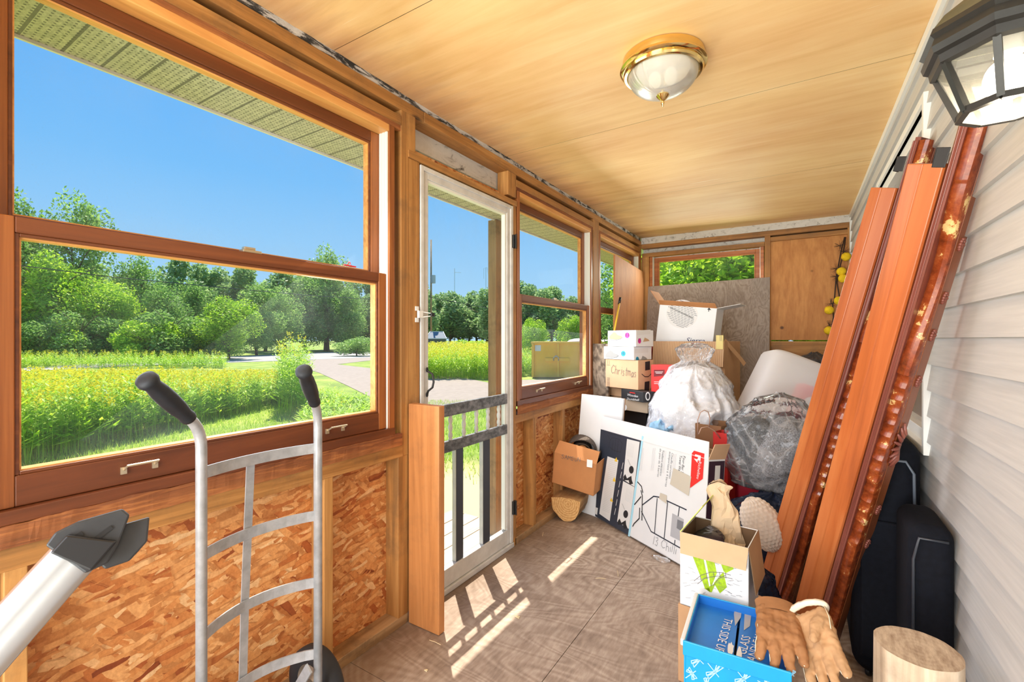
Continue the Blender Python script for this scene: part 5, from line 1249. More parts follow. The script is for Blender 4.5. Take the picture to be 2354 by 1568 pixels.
def rail(label, B0, T0, rr, ledger_v, seed, brk):
    B0, T0 = Vector(B0), Vector(T0); ez = (T0 - B0).normalized(); L = (T0 - B0).length
    ex = (Vector(rr) - ez * Vector(rr).dot(ez)).normalized(); ey = ez.cross(ex)      # ey points away from the camera
    t = thing('bed_side_rail', label, 'bed rail', B0, frame=(ex, ey, ez), group='stained bed side rails leaning on the house wall')
    ledger_top = L
    for q_ in range(400):
        p_ = B0 + ex * -.15 + ez * (L * q_ / 400); Dp = -S_ * p_.x + C_ * p_.y
        if CYP - F_PX * (p_.z - CAM_H) / Dp < ledger_v: ledger_top = L * q_ / 400; break
    # local: x across to the right (0 = scalloped front corner), y away, z along
    mb = MB(); pf = [(-.148, .030), (-.142, .012), (-.108, .008), (-.104, .011), (-.064, .014), (-.060, .020), (-.060, .055), (-.148, .055)]
    mb.prism(pf, (0, 0, .0), (1, 0, 0), (0, 1, 0), ledger_top)
    Lc('ledger', mb, RED, t, bevel=.002)
    mb = MB(); pf = [(-.059, .024), (-.052, .010), (-.045, .016), (-.040, .004), (-.034, .002), (-.034, .115), (-.059, .115)]
    mb.prism(pf, (0, 0, .0), (1, 0, 0), (0, 1, 0), L); Lc('rail_board', mb, RED2, t, bevel=.0015, label='plum-stained back board')
    def prof(s):                                  # how far the lower edge sits back along the rail (s = 0 bottom, 1 top)
        e = .012
        if s < .10: e = .004 + .03 * s / .10
        elif s < .30: e = .034 - .026 * (.5 - .5 * math.cos(math.pi * (s - .1) / .2))
        elif s < .64:
            q = (s - .30) / .34; big = .010 * math.exp(-((q - .5) / .12) ** 2)
            e = .010 - big + .006 * abs(math.sin(q * math.pi * 15)) + .004
        elif s < .80: e = .008 + .034 * (.5 - .5 * math.cos(math.pi * (s - .64) / .16))
        elif s < .93: e = .042 - .034 * (.5 - .5 * math.cos(math.pi * (s - .80) / .13))
        else: e = .006
        return e
    mb = MB(); n = 420; b = 0
    for i in range(n + 1):
        s = i / n; z = L * s; e = prof(s)
        mb.v += [V(-.034, e + .004, z), V(-.028, e - .001, z), V(-.014, e - .004, z), V(-.004, e, z), V(-.001, e + .006, z), V(-.001, .052, z), V(-.004, .056, z), V(-.034, .056, z)]
    k = 8
    for i in range(n):
        for j in range(k): a = i * k + j; c_ = i * k + (j + 1) % k; mb.f.append((a, c_, c_ + k, a + k)); mb.m.append(0)
    mb.f.append(tuple(range(k))[::-1]); mb.m.append(0); mb.f.append(tuple(n * k + j for j in range(k))); mb.m.append(0)
    mo = MB(); mo.box(-.034, 0, .053, .118, 0, L); Lc('outer_face', mo, OUTF, t, bevel=.002, label='plain brown carved outer face')
    Lc('scalloped_edge', mb, CARV, t, smooth=.5, label='glossy chipped scalloped edge')
    for s in (.28, .36, .62, .70, .76, .84):
        z = L * s; y = .078; mb = MB()
        for q in range(14):
            a = q * .55; rr_ = .015 * (1 - q / 16); mb.ball((.003, y + rr_ * math.cos(a), z + rr_ * 1.4 * math.sin(a)), (.005, .0045, .0055), 6)
        Lc('rosette', mb, RED2, t, smooth=True, label='small carved rosette')
    mb = MB()
    for q in range(9):
        a = -1.4 + q * .35; mb.tube([(.002, .085, L * .5), (.010, .085 - .03 * math.cos(a), L * .5 + .05 * math.sin(a)), (.003, .085 - .052 * math.cos(a), L * .5 + .085 * math.sin(a))], [.004, .007, .003], 6)
    Lc('leaf_ornament', mb, RED2, t, smooth=True, label='carved leaf ornament')
    mb = MB(); mb.box(-.052, -.036, .02 + .0, .10, L, L + .012); mb.box(-.060, -.0595, .03, .10, L - .08, L)
    Lc('end_block', mb, RED2, t, bevel=.002)
    mb = MB(); bx0 = -.062
    mb.box(bx0 - .026, bx0 + .003, .012, .016, L - .10, L - .05); mb.box(bx0 - .026, bx0 - .023, .012, .05, L - .10, L - .05)
    Lc('hook_bracket', mb, M['black'], t, bevel=.001, label='black steel hook bracket')
    return t
rail('left of the two long stained bed rails leaning on the house wall', V(-.080, 2.495, 0.004), P(2139, 320, x=.356), (.87, -.49, 0), 433, 3, 1.86)
rail('right of the two long stained bed rails, its top end just below the lantern', V(.062, 2.195, 0.004), P(2266, 285, x=.372), (.87, -.49, 0), 380, 5, 1.80)

# ---- suitcases
NV = plain('black_nylon', (.004, .005, .009), .85, 0, .3, 60, Specular_IOR_Level=.2)
def softbox(name, label, x0, x1, y0, y1, z0, z1, mat, r=.06):
    t = thing(name, label, 'suitcase', ((x0 + x1) / 2, (y0 + y1) / 2, z0))
    mb = MB(); mb.box(x0, x1, y0, y1, z0 + .02, z1); o = Wd('shell', mb, mat, t, smooth=True); b = o.modifiers.new('bevel', 'BEVEL'); b.width = r; b.segments = 6
    return t
sc_ = softbox('suitcase', 'large black fabric suitcase standing upright against the house wall behind the bed rails', .150, .348, 2.12, 2.62, 0, .89, NV)
mb = MB(); mb.box(.172, .330, 2.105, 2.122, .10, .60); o = Wd('front_pocket', mb, NV, sc_); b = o.modifiers.new('b', 'BEVEL'); b.width = .008; b.segments = 3
mb = MB(); pts = [(.175, 2.118, .55), (.178, 2.118, .78), (.20, 2.118, .82), (.30, 2.118, .82), (.322, 2.118, .78), (.325, 2.118, .55)]
mb.tube(pts, .005, 6); mb2 = [(.155, 2.20, .60), (.16, 2.20, .84), (.20, 2.20, .892)]; Wd('piping', mb, plain('grey_piping', (.10, .12, .15), .4), sc_, smooth=True)
mb = MB(); mb.tube([(.20, 2.3, .885), (.20, 2.32, .915), (.20, 2.42, .915), (.20, 2.44, .885)], .010, 8); Wd('handle', mb, M['black'], sc_, smooth=True)
for y in (2.17, 2.57):
    mb = MB(); mb.ball((.20, y, .014), (.012, .014, .014)); mb.ball((.31, y, .014), (.012, .014, .014)); Wd('castor', mb, M['black'], sc_, smooth=True)
s2 = softbox('travel_bag', 'lower black soft bag standing against the siding in front of the suitcase', .262, .369, 1.80, 2.06, -.018, .70, NV, .04)
s2['category'] = 'bag'
mb = MB(); mb.tube([(.272, 1.80, .10), (.272, 1.797, .60), (.285, 1.797, .665), (.35, 1.797, .665)], .004, 6); Wd('piping', mb, plain('dark_piping', (.03, .035, .045), .4), s2, smooth=True)
t = thing('black_crate', 'black plastic crate lid at the bottom edge beside the hanging glove', 'crate', (.07, 1.5, 0))
mb = MB(); a = V(.02, 1.50, 0)
mb.box(.030, .205, 1.60, 1.78, .002, .15); mb.box(.022, .212, 1.592, 1.788, .15, .165); Wd('lid', mb, M['black'], t, bevel=.004)
mb = MB(); mb.box(.04, .195, 1.61, 1.77, .165, .172); mb.tube([(.035, 1.60, .176), (.2, 1.60, .176)], .006, 8); Wd('lid_ridge', mb, M['black'], t, bevel=.002)

# ---- log stump
def _endgrain(name, c1, c2, pos, amp=.12):
    m, t, b = nm(name); c = N(t, 'ShaderNodeTexCoord'); vd = N(t, 'ShaderNodeVectorMath', operation='DISTANCE'); t.links.new(c.outputs['Object'], vd.inputs[0]); vd.inputs[1].default_value = pos
    nn_ = noi(t, coords(t), 18, 5, .7); f = math_(t, 'ADD', math_(t, 'MULTIPLY', vd.outputs['Value'], 1.0), math_(t, 'MULTIPLY', nn_, .012))
    s = math_(t, 'SINE', math_(t, 'MULTIPLY', f, 420)); h = math_(t, 'ADD', math_(t, 'MULTIPLY', s, amp), noi(t, coords(t, (60, 14, 60)), 1, 5, .7))
    t.links.new(ramp(t, h, [(.3, c1), (.7, c2)]), b.inputs['Base Color']); b.inputs['Roughness'].default_value = .85; bump(t, b, h, .3, .003); return m
SC = V(.228, 1.455, 0); zt = .515; RS = .083
st_ = thing('log_stump', 'pale barkless upright log with a flat sawn top, bottom right corner', 'log', (SC.x, SC.y, 0))
mb = MB()
def fn(u, v):
    a = 2 * math.pi * u; r = RS * (1 + .03 * noise.noise(V(math.cos(a) * 2, math.sin(a) * 2, v * 1.5)) + .012 * noise.noise(V(math.cos(a) * 9, math.sin(a) * 9, v * 2)))
    return (SC.x + r * math.cos(a), SC.y + r * math.sin(a), .002 + (zt - .002) * v)
mb.grid(fn, 64, 24, 0, True); Wd('trunk_side', mb, wood('bare_grey_log', sr(130, 104, 80), sr(190, 166, 136), sr(222, 204, 178), 'z', .8, .9, bumpy=.5, dirt=.3), st_, smooth=True)
mb = MB(); mb.add([fn(k / 64, 1) for k in range(64)], [tuple(range(64))]); Wd('sawn_top', mb, _endgrain('sawn_end_grain', sr(146, 122, 98), sr(206, 186, 160), (0, 0, zt), .025), st_)

# ---- half log, small box, rolled mat, white panel
A = P(1322, 1172, D=2.98); B = P(1362, 1162, D=3.24)
ax = V(B.x - A.x, B.y - A.y, 0).normalized(); sd_ = V(ax.y, -ax.x, 0)
c0 = V(-1.235, 2.865, .002)
c0 = P(1305, 1200, z=.0); c0.z = .002
sd_ = V(.985, .12, 0).normalized(); ax = V(-.12, .985, 0).normalized()
t = thing('split_log', 'split half log lying on the floor under the small brown box', 'log', c0, frame=(sd_, ax, zz))
mb = MB(); HP = [(-.118, .150), (-.117, .11), (-.10, .06), (-.066, .02), (-.02, .0), (.02, .002), (.058, .03), (.08, .08), (.088, .150), (.02, .158), (-.05, .160)]
def lg(u, v):
    k = u * len(HP); i = int(k) % len(HP); f = k - int(k); a, b = HP[i], HP[(i + 1) % len(HP)]
    x = a[0] + (b[0] - a[0]) * f; z = a[1] + (b[1] - a[1]) * f
    g = noise.noise(V(x * 20, v * 3, z * 20)) * .006
    return (x + g, v * .26, max(.0, z + g))
mb.grid(lg, 54, 12, 0, True)
Lc('bark_side', mb, wood('bark_of_split_log', sr(120, 86, 50), sr(178, 136, 88), sr(208, 172, 122), 'y', .85, .8, bumpy=.6, dirt=.3), t, smooth=.6)
CEG = _endgrain('fresh_cut_end', sr(190, 136, 76), sr(226, 184, 122), (0, 0, .12))
mb = MB(); mb.add([lg(k / 54, 0) for k in range(54)], [tuple(range(54))[::-1]]); Lc('cut_end', mb, CEG, t)
mb = MB(); mb.add([lg(k / 54, 1) for k in range(54)], [tuple(range(54))]); Lc('cut_end', mb, CEG, t)
O = P(1364, 1141, D=3.13); tilt = Matrix.Rotation(math.radians(-7), 3, V(.3, 1, 0))
ey = V(-.98, -.05, 0).normalized(); ex = V(.05, .98, 0); ez = V(0, 0, 1)
rt_ = Matrix.Rotation(math.radians(7.5), 3, V(ex.x, ex.y, 0).normalized())
ex, ey, ez = rt_ @ ex, rt_ @ ey, rt_ @ ez
rt_ = Matrix.Rotation(math.radians(-5), 3, ey); ex, ez = rt_ @ ex, rt_ @ ez
t, F, FR = carton('small_brown_box', 'small brown box with a half-closed flap, tilted on the split log by the wall', 'box', O, ex, ey, ez, .21, .315, .225, M['cardo'], M['cardd'], True)
F.poly([(1283, 1082), (1309, 1089), (1308, 1099), (1282, 1092)], M['pencil'], 'barcode'); F.poly([(1314, 1088), (1328, 1091), (1327, 1103), (1313, 1100)], M['pencil'], 'print')
W0 = MW(t); a, b = W0 @ V(0, 0, .225), W0 @ V(0, .315, .225); up = W0.to_3x3() @ V(0, 0, 1); fx = W0.to_3x3() @ V(1, 0, 0)
fl = flap(t, 'flap', a, b, up * .072 + fx * .055, M['cardo'], M['card2'], .003)
F2 = Face(t, W0.inverted() @ a, (W0.to_3x3().inverted() @ ((b - a).cross(up * .072 + fx * .055))).normalized())
if F2.n.y > 0: F2.n = -F2.n
F2.poly([(1349, 1057), (1362, 1059), (1361, 1076), (1348, 1074)], M['cardw'], 'sticker', .003); hand(F2, 'SAMSUN', (1288, 1056), (1334, 1063), 9, .0025, M['pencil'])
F.lines([[(1333, 1096), (1332, 1070), (1338, 1052)]], .002, M['card2'], 'string', .003)
# mat
Cm = P(1338, 1037, D=3.27); ax = V(-.35, 1, 0).normalized(); sd2 = V(1, .35, 0).normalized()
t = thing('rolled_mat', 'dark brown ribbed mat rolled up on the small brown box', 'mat', Cm)
mb = MB(); NS = 150
for i in range(NS):
    f = i / (NS - 1); a = -.5 + f * 4.2 * math.pi; r = .045 + .072 * f + .0015 * (i % 2)
    for dz in (0, .22): mb.v += [Cm + sd2 * r * 1.05 * math.cos(a) + V(0, 0, r * .80 * math.sin(a)) + ax * dz, Cm + sd2 * (r + .008) * 1.05 * math.cos(a) + V(0, 0, (r + .008) * .80 * math.sin(a)) + ax * dz]
for i in range(NS - 1):
    o0 = i * 4; o1 = o0 + 4
    for (p_, q_) in ((0, 1), (1, 3), (3, 2), (2, 0)): mb.f.append((o0 + p_, o0 + q_, o1 + q_, o1 + p_)); mb.m.append(0)
Wd('mat', mb, plain('dark_brown_matting', sr(78, 66, 56), .85, 0, .35, 60), t)
mb = MB(); mb.lathe([(.030, -.004), (.040, -.004), (.040, .18), (.030, .18)], 20, Matrix.Translation(Cm) @ ax.to_track_quat('Z', 'Y').to_matrix().to_4x4()); Wd('core', mb, M['cardo'], t, smooth=.6)
a, b = P(1337, 905, D=3.5), P(1433, 918, D=3.22)
a.z = b.z = (a.z + b.z) / 2
t = thing('blank_canvas', 'blank white panel leaning between the window wall and the stacked boxes', 'panel', (a.x, a.y, 0))
d = (b - a).normalized(); bk = V(-d.y, d.x, 0); mb = MB()
q = [V(a.x, a.y, .0) - bk * .10, V(b.x, b.y, .0) - bk * .10, b, a]
mb.add(q + [p + bk * .018 for p in q], [(0, 1, 2, 3), (7, 6, 5, 4), (0, 4, 5, 1), (1, 5, 6, 2), (2, 6, 7, 3), (3, 7, 4, 0)]); Wd('canvas', mb, M['cardw'], t, bevel=.002)
mb = MB()
for (u, v, s_) in ((0, 0, 0),): mb.bar(q[0] + bk * .02 + d * .01, a + bk * .02 + d * .01, .015, .02); mb.bar(q[1] + bk * .02 - d * .01, b + bk * .02 - d * .01, .015, .02)
Wd('stretcher_bar', mb, M['pinez'], t)

# ---- stack by the second window
ey = V(-.93, .37, 0).normalized(); ex = V(.37, .93, 0).normalized()
def stackbox(name, label, cat, u, D, z0, z1, uL, uR, mat, dy=0, group=None, yaw=0, w=None, d=None):
    R = Matrix.Rotation(yaw, 3, 'Z'); e1, e2 = R @ ex, R @ ey
    p = P(u, 780, D=D); O = V(p.x, p.y, z0); dd = d or along(O, e2, uL); ww = w or along(O, e1, uR)
    return carton(name, label, cat, O, e1, e2, zz, min(ww, .36), min(dd, .45), z1 - z0, mat, group=group)
t, F, FR = stackbox('lower_carton', 'large plain carton at the bottom of the stack, mostly hidden', 'box', 1480, 3.52, .0, .595, 1384, 1520, M['card'])
t['label'] = 'plain brown carton at the bottom of the stack behind the white panel'
t, F, FR = stackbox('flat_box', 'low dark box under the flat grey-tan box in the stack', 'box', 1485, 3.48, .597, .705, 1410, 1512, M['black'])
t, F, FR = stackbox('flat_box', 'flat grey-tan box with a round logo under the dark printed box', 'box', 1488, 3.40, .707, .79, 1395, 1512, plain('grey_tan_card', sr(176, 156, 132), .7))
F.poly([(1436 + 5.5 * math.cos(a), 937 + 7 * math.sin(a)) for a in [k * .52 for k in range(12)]], M['cardw'], 'round_logo')
t, F, FR = stackbox('flat_box', 'tan shallow box with a lid just under the carton marked Christmas', 'box', 1452, 3.62, .792, .858, 1380, 1500, M['card2'])
t, F, FR = stackbox('flat_box', 'black box printed with a dumbbell plate, jutting out under the carton marked Christmas', 'box', 1478, 3.36, .792, .868, 1428, 1502, M['ink'], yaw=-.25, w=.10)
F.text('Wooden', (1443, 910), (1467, 914), M['lgrey'], maxh=.018, shear=.3); F.text('Dumbbell', (1441, 919), (1470, 922), M['lgrey'], maxh=.016, shear=.3); F.lines([[(1448, 902), (1460, 904)]], .006, M['red'], 'print')
FR.poly([(1489 + 5.5 * math.cos(a), 911 + 10 * math.sin(a)) for a in [k * .42 for k in range(15)]], M['cardw'], 'print'); FR.poly([(1489 + 3.5 * math.cos(a), 911 + 7 * math.sin(a)) for a in [k * .42 for k in range(15)]], M['ink'], 'print', .0012)
t, F, FR = stackbox('carton', 'tan carton with Christmas handwritten on it and a black arrow smile', 'box', 1467, 3.46, .872, 1.092, 1392, 1503, M['card2'])
hand(F, 'Christmas', (1404, 857), (1464, 868), 19, .003, M['pencil'])
F.lines([[(1396 + k * 0, 869 + k * 3.2), (1402, 869.6 + k * 3.2)] for k in range(7)], .003, M['ink'], 'barcode')
F.lines([[(1397, 837), (1397, 828)], [(1401, 837.5), (1401, 828.5)], [(1395, 839), (1403, 840)]], .0022, M['ink'], 'print')
FR.poly([(1483, 832), (1494, 830), (1494, 850), (1483, 852)], M['ink'], 'tape_print'); FR.poly([(1482, 878), (1493, 876), (1492, 901), (1481, 903)], M['ink'], 'tape_print')
FR.lines([[(1475, 860), (1482, 866), (1490, 866), (1498, 858)]], .006, M['ink'], 'smile_mark', .002)
for (lb, z0, z1, uc, Dd, uL, uR, col_, num, shoe, vm) in (('white slipper box with a blue number 10 sticker, lower of the two', 1.094, 1.193, 1457, 3.48, 1388, 1498, 'cyan', '10', sr(150, 148, 146), 812),
        ('white slipper box with a pink number 11 sticker, on top of the stack', 1.195, 1.318, 1462, 3.46, 1397, 1502, 'pink', '11', sr(190, 154, 118), 770)):
    t, F, FR = stackbox('slipper_box', lb, 'shoe box', uc, Dd, z0, z1, uL, uR, M['cardw'], group='slipper boxes on the stack')
    x0 = uL; FR_w = M['lgrey']; sm = plain('slipper_print_' + num, shoe, .6)
    F.poly([(x0 + 3, vm + 7), (x0 + 5, vm + 2), (x0 + 9, vm - 2), (x0 + 14, vm - 7), (x0 + 19, vm - 5), (x0 + 23, vm + 0), (x0 + 31, vm + 2), (x0 + 34, vm + 5), (x0 + 29, vm + 9), (x0 + 18, vm + 11), (x0 + 8, vm + 10)], sm, 'slipper_picture', .001)
    F.lines([[(x0 + 3, vm + 8.5), (x0 + 9, vm + 11.5), (x0 + 19, vm + 12), (x0 + 30, vm + 9.5), (x0 + 34, vm + 6)]], .004, M['mgrey'], 'slipper_picture', .002)
    F.poly([(x0 + 45 + 5.5 * math.cos(a), vm + 1 + 6.5 * math.sin(a)) for a in [k * .42 for k in range(15)]], M[col_], 'sticker'); F.text(num, (x0 + 42, vm + 4), (x0 + 48, vm + 4), M['ink'], 'number', lift=.002)
    F.lines([[(x0 + 38, vm + 12), (x0 + 52, vm + 13)]], .0015, M['greyp'], 'small_print'); F.poly([(x0 + 59, vm + 8), (x0 + 63, vm + 8.5), (x0 + 63, vm + 15), (x0 + 59, vm + 14.5)], M['lgrey'], 'barcode')
    FR.poly([(uc + 8 + 3.5 * math.cos(a), vm + 14 + 6 * math.sin(a)) for a in [k * .42 for k in range(15)]], M[col_], 'sticker'); FR.text(num, (uc + 6, vm + 17), (uc + 11, vm + 16), M['ink'], 'number', lift=.002)
    FR.poly([(uc + 16, vm + 16), (uc + 20, vm + 6), (uc + 28, vm + 10), (uc + 31, vm + 14)], sm, 'slipper_picture'); FR.poly([(uc + 2, vm - 10), (uc + 33, vm - 12), (uc + 33, vm - 2), (uc + 2, vm + 1)], M['lgrey'], 'lid_print')
t = thing('yellow_stick', 'thin yellow stick with a dark grip standing behind the slipper boxes', 'stick', P(1411, 758, D=3.95))
mb = MB(); mb.tube([P(1407, 790, D=3.9), P(1424, 697, D=4.02)], .0085, 8); Wd('shaft', mb, M['yellow'], t, smooth=True)
mb = MB(); mb.tube([P(1423, 700, D=4.02), P(1426, 684, D=4.03)], .011, 8); Wd('grip', mb, M['black'], t, smooth=True)
mb = MB(); mb.tube([V(P(1407, 790, D=3.9).x - .05, P(1407, 790, D=3.9).y - .05, .01), P(1407, 790, D=3.9)], .0085, 8); Wd('lower_shaft', mb, M['yellow'], t, smooth=True)
t = thing('dark_board', 'narrow stained grey board standing left of the box stack by the window post', 'board', (-1.42, 3.66, 0))
a, b = P(1363, 790, D=3.85), P(1398, 792, D=3.72); mb = MB(); d = (b - a); d.z = 0
q = [V(a.x, a.y, .002), V(b.x, b.y, .002), V(b.x, b.y, a.z), a]; bk = V(-d.y, d.x, 0).normalized() * .015
mb.add(q + [p + bk for p in q], [(0, 1, 2, 3), (7, 6, 5, 4), (0, 4, 5, 1), (1, 5, 6, 2), (2, 6, 7, 3), (3, 7, 4, 0)]); Wd('board', mb, plyw('mouldy_grey_board', sr(76, 62, 50), sr(150, 132, 112), (3, 3, 3), 1, .8, None, .4, 5, 2, .4), t)

# ---- corner plywood, big plywood sheet
t = thing('plywood_offcut', 'reddish plywood sheet standing across the third window in the corner', 'plywood', (-1.44, 4.45, 0))
mb = MB(); mb.add([(-1.44, 4.00, .002), (-1.452, 4.955, .002), (-1.452, 4.955, 1.965), (-1.43, 4.00, 2.005)] + [(-1.456, 4.00, .002), (-1.468, 4.955, .002), (-1.468, 4.955, 1.965), (-1.446, 4.00, 2.005)], [(3, 2, 1, 0), (4, 5, 6, 7), (0, 1, 5, 4), (1, 2, 6, 5), (2, 3, 7, 6), (3, 0, 4, 7)]); Wd('sheet', mb, M['ply_corner'], t)
t = thing('plywood_sheet', 'large grey weathered plywood sheet leaning against the end window', 'plywood', (-.84, 4.75, 0))
a, b = P(1490, 659, y=4.94), P(1770, 637, y=4.94)
mb = MB(); q = [V(a.x, 4.72, .002), V(b.x, 4.72, .002), b, a]; bk = V(0, .014, 0)
mb.add(q + [p + bk for p in q], [(0, 1, 2, 3), (7, 6, 5, 4), (0, 4, 5, 1), (1, 5, 6, 2), (2, 6, 7, 3), (3, 7, 4, 0)]); Wd('sheet', mb, M['oldply'], t)

# ---- corrugated box with the tilted white box
ey = V(-.985, .17, 0).normalized(); ex = V(.17, .985, 0).normalized()
p = P(1666, 780, D=3.66); O = V(p.x, p.y, 0); dd = along(O, ey, 1503)
carton('brown_carton', 'plain brown carton on the floor under the corrugated one, hidden by the white bag', 'box', O + V(0, .01, .002), ex, ey, zz, .42, dd - .01, .60, M['card'])
t, F, FR = carton('open_carton', 'open corrugated carton behind the white bag, its ribbed front flap hanging down', 'box', O + V(0, 0, .605), ex, ey, zz, .40, dd, .628, M['card'], M['cardd'], True)
W0 = MW(t); a, b = W0 @ V(0, 0, .628), W0 @ V(0, dd, .628)
mb = MB(); n_ = (W0.to_3x3() @ V(-1, 0, 0))
q = [a + n_ * .006, b + n_ * .006, b + n_ * .035 - V(0, 0, .215), a + n_ * .035 - V(0, 0, .20)]
inv = W0.inverted(); ql = [inv @ x for x in q]; mb.add(ql + [x + V(-.004, 0, 0) for x in ql], [(0, 1, 2, 3), (7, 6, 5, 4), (0, 4, 5, 1), (1, 5, 6, 2), (2, 6, 7, 3), (3, 7, 4, 0)])
mb2_ = MBcopy(mb); CO = M['corr']
o = Lc('flap', mb, CO, t, label='ribbed front flap hanging down')
CO.node_tree.nodes['Wave Texture'].bands_direction = 'Y'
flap(t, 'flap', W0 @ V(0, dd, .628), W0 @ V(.4, dd, .628), V(-.05, -.02, -.20), M['redbag'], M['redbag'], .004, label='red outer side of the left flap')
mb = MB(); pts = [P(1666, 783, D=3.7), P(1686, 806, D=3.75), P(1700, 822, D=3.78), P(1712, 838, D=3.8)]
for q0, q1 in zip(pts, pts[1:]): mb.bar(q0, q1, .004, .035, up=(0, 0, 1))
Wd('flap', mb, M['card'], t, label='narrow side flap seen edge-on')
p = P(1497, 885, D=3.42); t, F, FR = carton('red_box', 'red printed box under the corrugated flap, left of the white bag', 'box', V(p.x, p.y, .872) + V(.14, .0, -.01), ex, ey, zz, .14, .15, .20, M['red'])
F.poly([(1503, 850), (1528, 850), (1528, 864), (1503, 866)], plain('dark_red_print', sr(110, 24, 28), .5), 'print'); F.lines([[(1506, 855), (1524, 855)], [(1508, 858), (1522, 858)], [(1504, 878), (1522, 878)], [(1504, 882), (1520, 882)]], .003, M['cardw'], 'small_print')
mb = MB(); pz = MW(t).translation; t2, F, FR = carton('storage_block', 'dark carton under the red box in the stack', 'box', V(pz.x, pz.y, .60), ex, ey, zz, .14, .15, .258, M['black'])
t2['label'] = 'dark box under the red box in the stack'
# tilted white box
tl = math.radians(6.5); ey1 = V(-.975, .12, .11).normalized(); ex1 = V(.14, .97, -.02); ex1 = (ex1 - ey1 * ex1.dot(ey1)).normalized(); ez1 = ex1.cross(ey1)
p = P(1637, 790, D=3.80); O1 = V(p.x, p.y, 1.175)
hh = (P(1647, 710, D=3.84).z - O1.z) / max(.5, ez1.z)
rv = Matrix.Rotation(math.radians(7), 3, ex1.normalized()); 
d1 = along(O1, ey1, 1507)
t, F, FR = carton('white_box', 'open white box printed with a grey globe of words, tilted in the corrugated carton', 'box', O1, ex1, ey1, ez1, .20, d1, hh, M['cardw'], M['cardd'], True)
# shear of the sides: the box leans to the right in the carton
cx, cy, R_ = 1568, 722, 36
F.poly([(cx + R_ * math.cos(a), cy + 33 * math.sin(a)) for a in [k * .1745 for k in range(36)]], M['lgrey'], 'globe_print')
sg = []
for k in range(-8, 9):
    off = k * 4.0; w_ = math.sqrt(max(0, 1 - (k / 8.6) ** 2)); n_ = 9
    for j in range(n_):
        f0, f1 = (j + .12) / n_, (j + .88) / n_
        q = []
        for f in (f0, f1): x = (f * 2 - 1) * R_ * w_; yv = off + x * .35 + 2.5 * (1 - (x / R_) ** 2) - 2; 
        for f in (f0, f1):
            x = (f * 2 - 1) * R_ * w_; yv = off * .93 + x * .34
            if (x / R_) ** 2 + (yv / 33) ** 2 < .97: q.append((cx + x, cy + yv))
        if len(q) == 2: sg.append(q)
F.lines(sg, .0045, M['mgrey'], 'globe_print', .0016)
F.text('A WORLD LEADER IN MARINE PARTS', (1536, 706), (1592, 733), M['ink'], lift=.003, maxh=.012)
F.text('Sierra', (1577, 787), (1620, 789), M['blue'] if False else plain('navy_ink', sr(24, 38, 92), .5), 'lettering', maxh=.04, shear=.25)
F.lines([[(1629, 716), (1630, 710)]], .006, M['ink'], 'print'); F.poly([(1626, 712), (1630, 707), (1635, 713)], M['ink'], 'print')
W0 = MW(t); c = lambda x, y: W0 @ V(x, y, hh); R3 = W0.to_3x3()
flap(t, 'flap', c(0, 0), c(0, d1), R3 @ V(-.02, 0, .0) + V(0, -.03, .035), M['cardo'], M['cardo'], .003, label='brown edge of the folded front flap')
flap(t, 'flap', c(.2, 0), c(0, 0), V(.17, .01, .03), M['cardw'], M['greyp'], .003, label='side flap sticking out to the right')
flap(t, 'flap', c(0, d1), c(.2, d1), V(-.09, .02, .13), M['cardo'], M['cardo'], .003)
t = thing('garland', 'dark green tinsel garland showing over the rim of the tilted white box', 'garland', c(.08, .2))
mb = MB(); r_ = random.Random(2)
for k in range(420):
    p = W0 @ V(.05 + r_.uniform(-.03, .07), r_.uniform(.10, .30), hh - .01 + r_.uniform(0, .035)); d = V(r_.gauss(0, 1), r_.gauss(0, 1), r_.gauss(0, 1)).normalized() * .014; e2 = d.orthogonal().normalized() * .0016
    mb.add([p - e2, p + e2, p + d], [(0, 1, 2)])
Wd('tinsel', mb, plain('dark_green_tinsel', sr(40, 70, 58), .3), t)['kind'] = 'stuff'
p = P(1655, 784, D=3.64); t, F, FR = carton('paper_pad', 'small pale yellow block sticking out of the right corner of the corrugated carton', 'pad', V(p.x + .02, p.y + .02, 1.17), ex, ey, zz, .02, .055, .112, plain('pale_yellow_paper', sr(232, 214, 140), .7))
F.lines([[(1655, 770), (1656, 784)], [(1658, 770), (1659, 784)]], .002, M['pencil'], 'print')

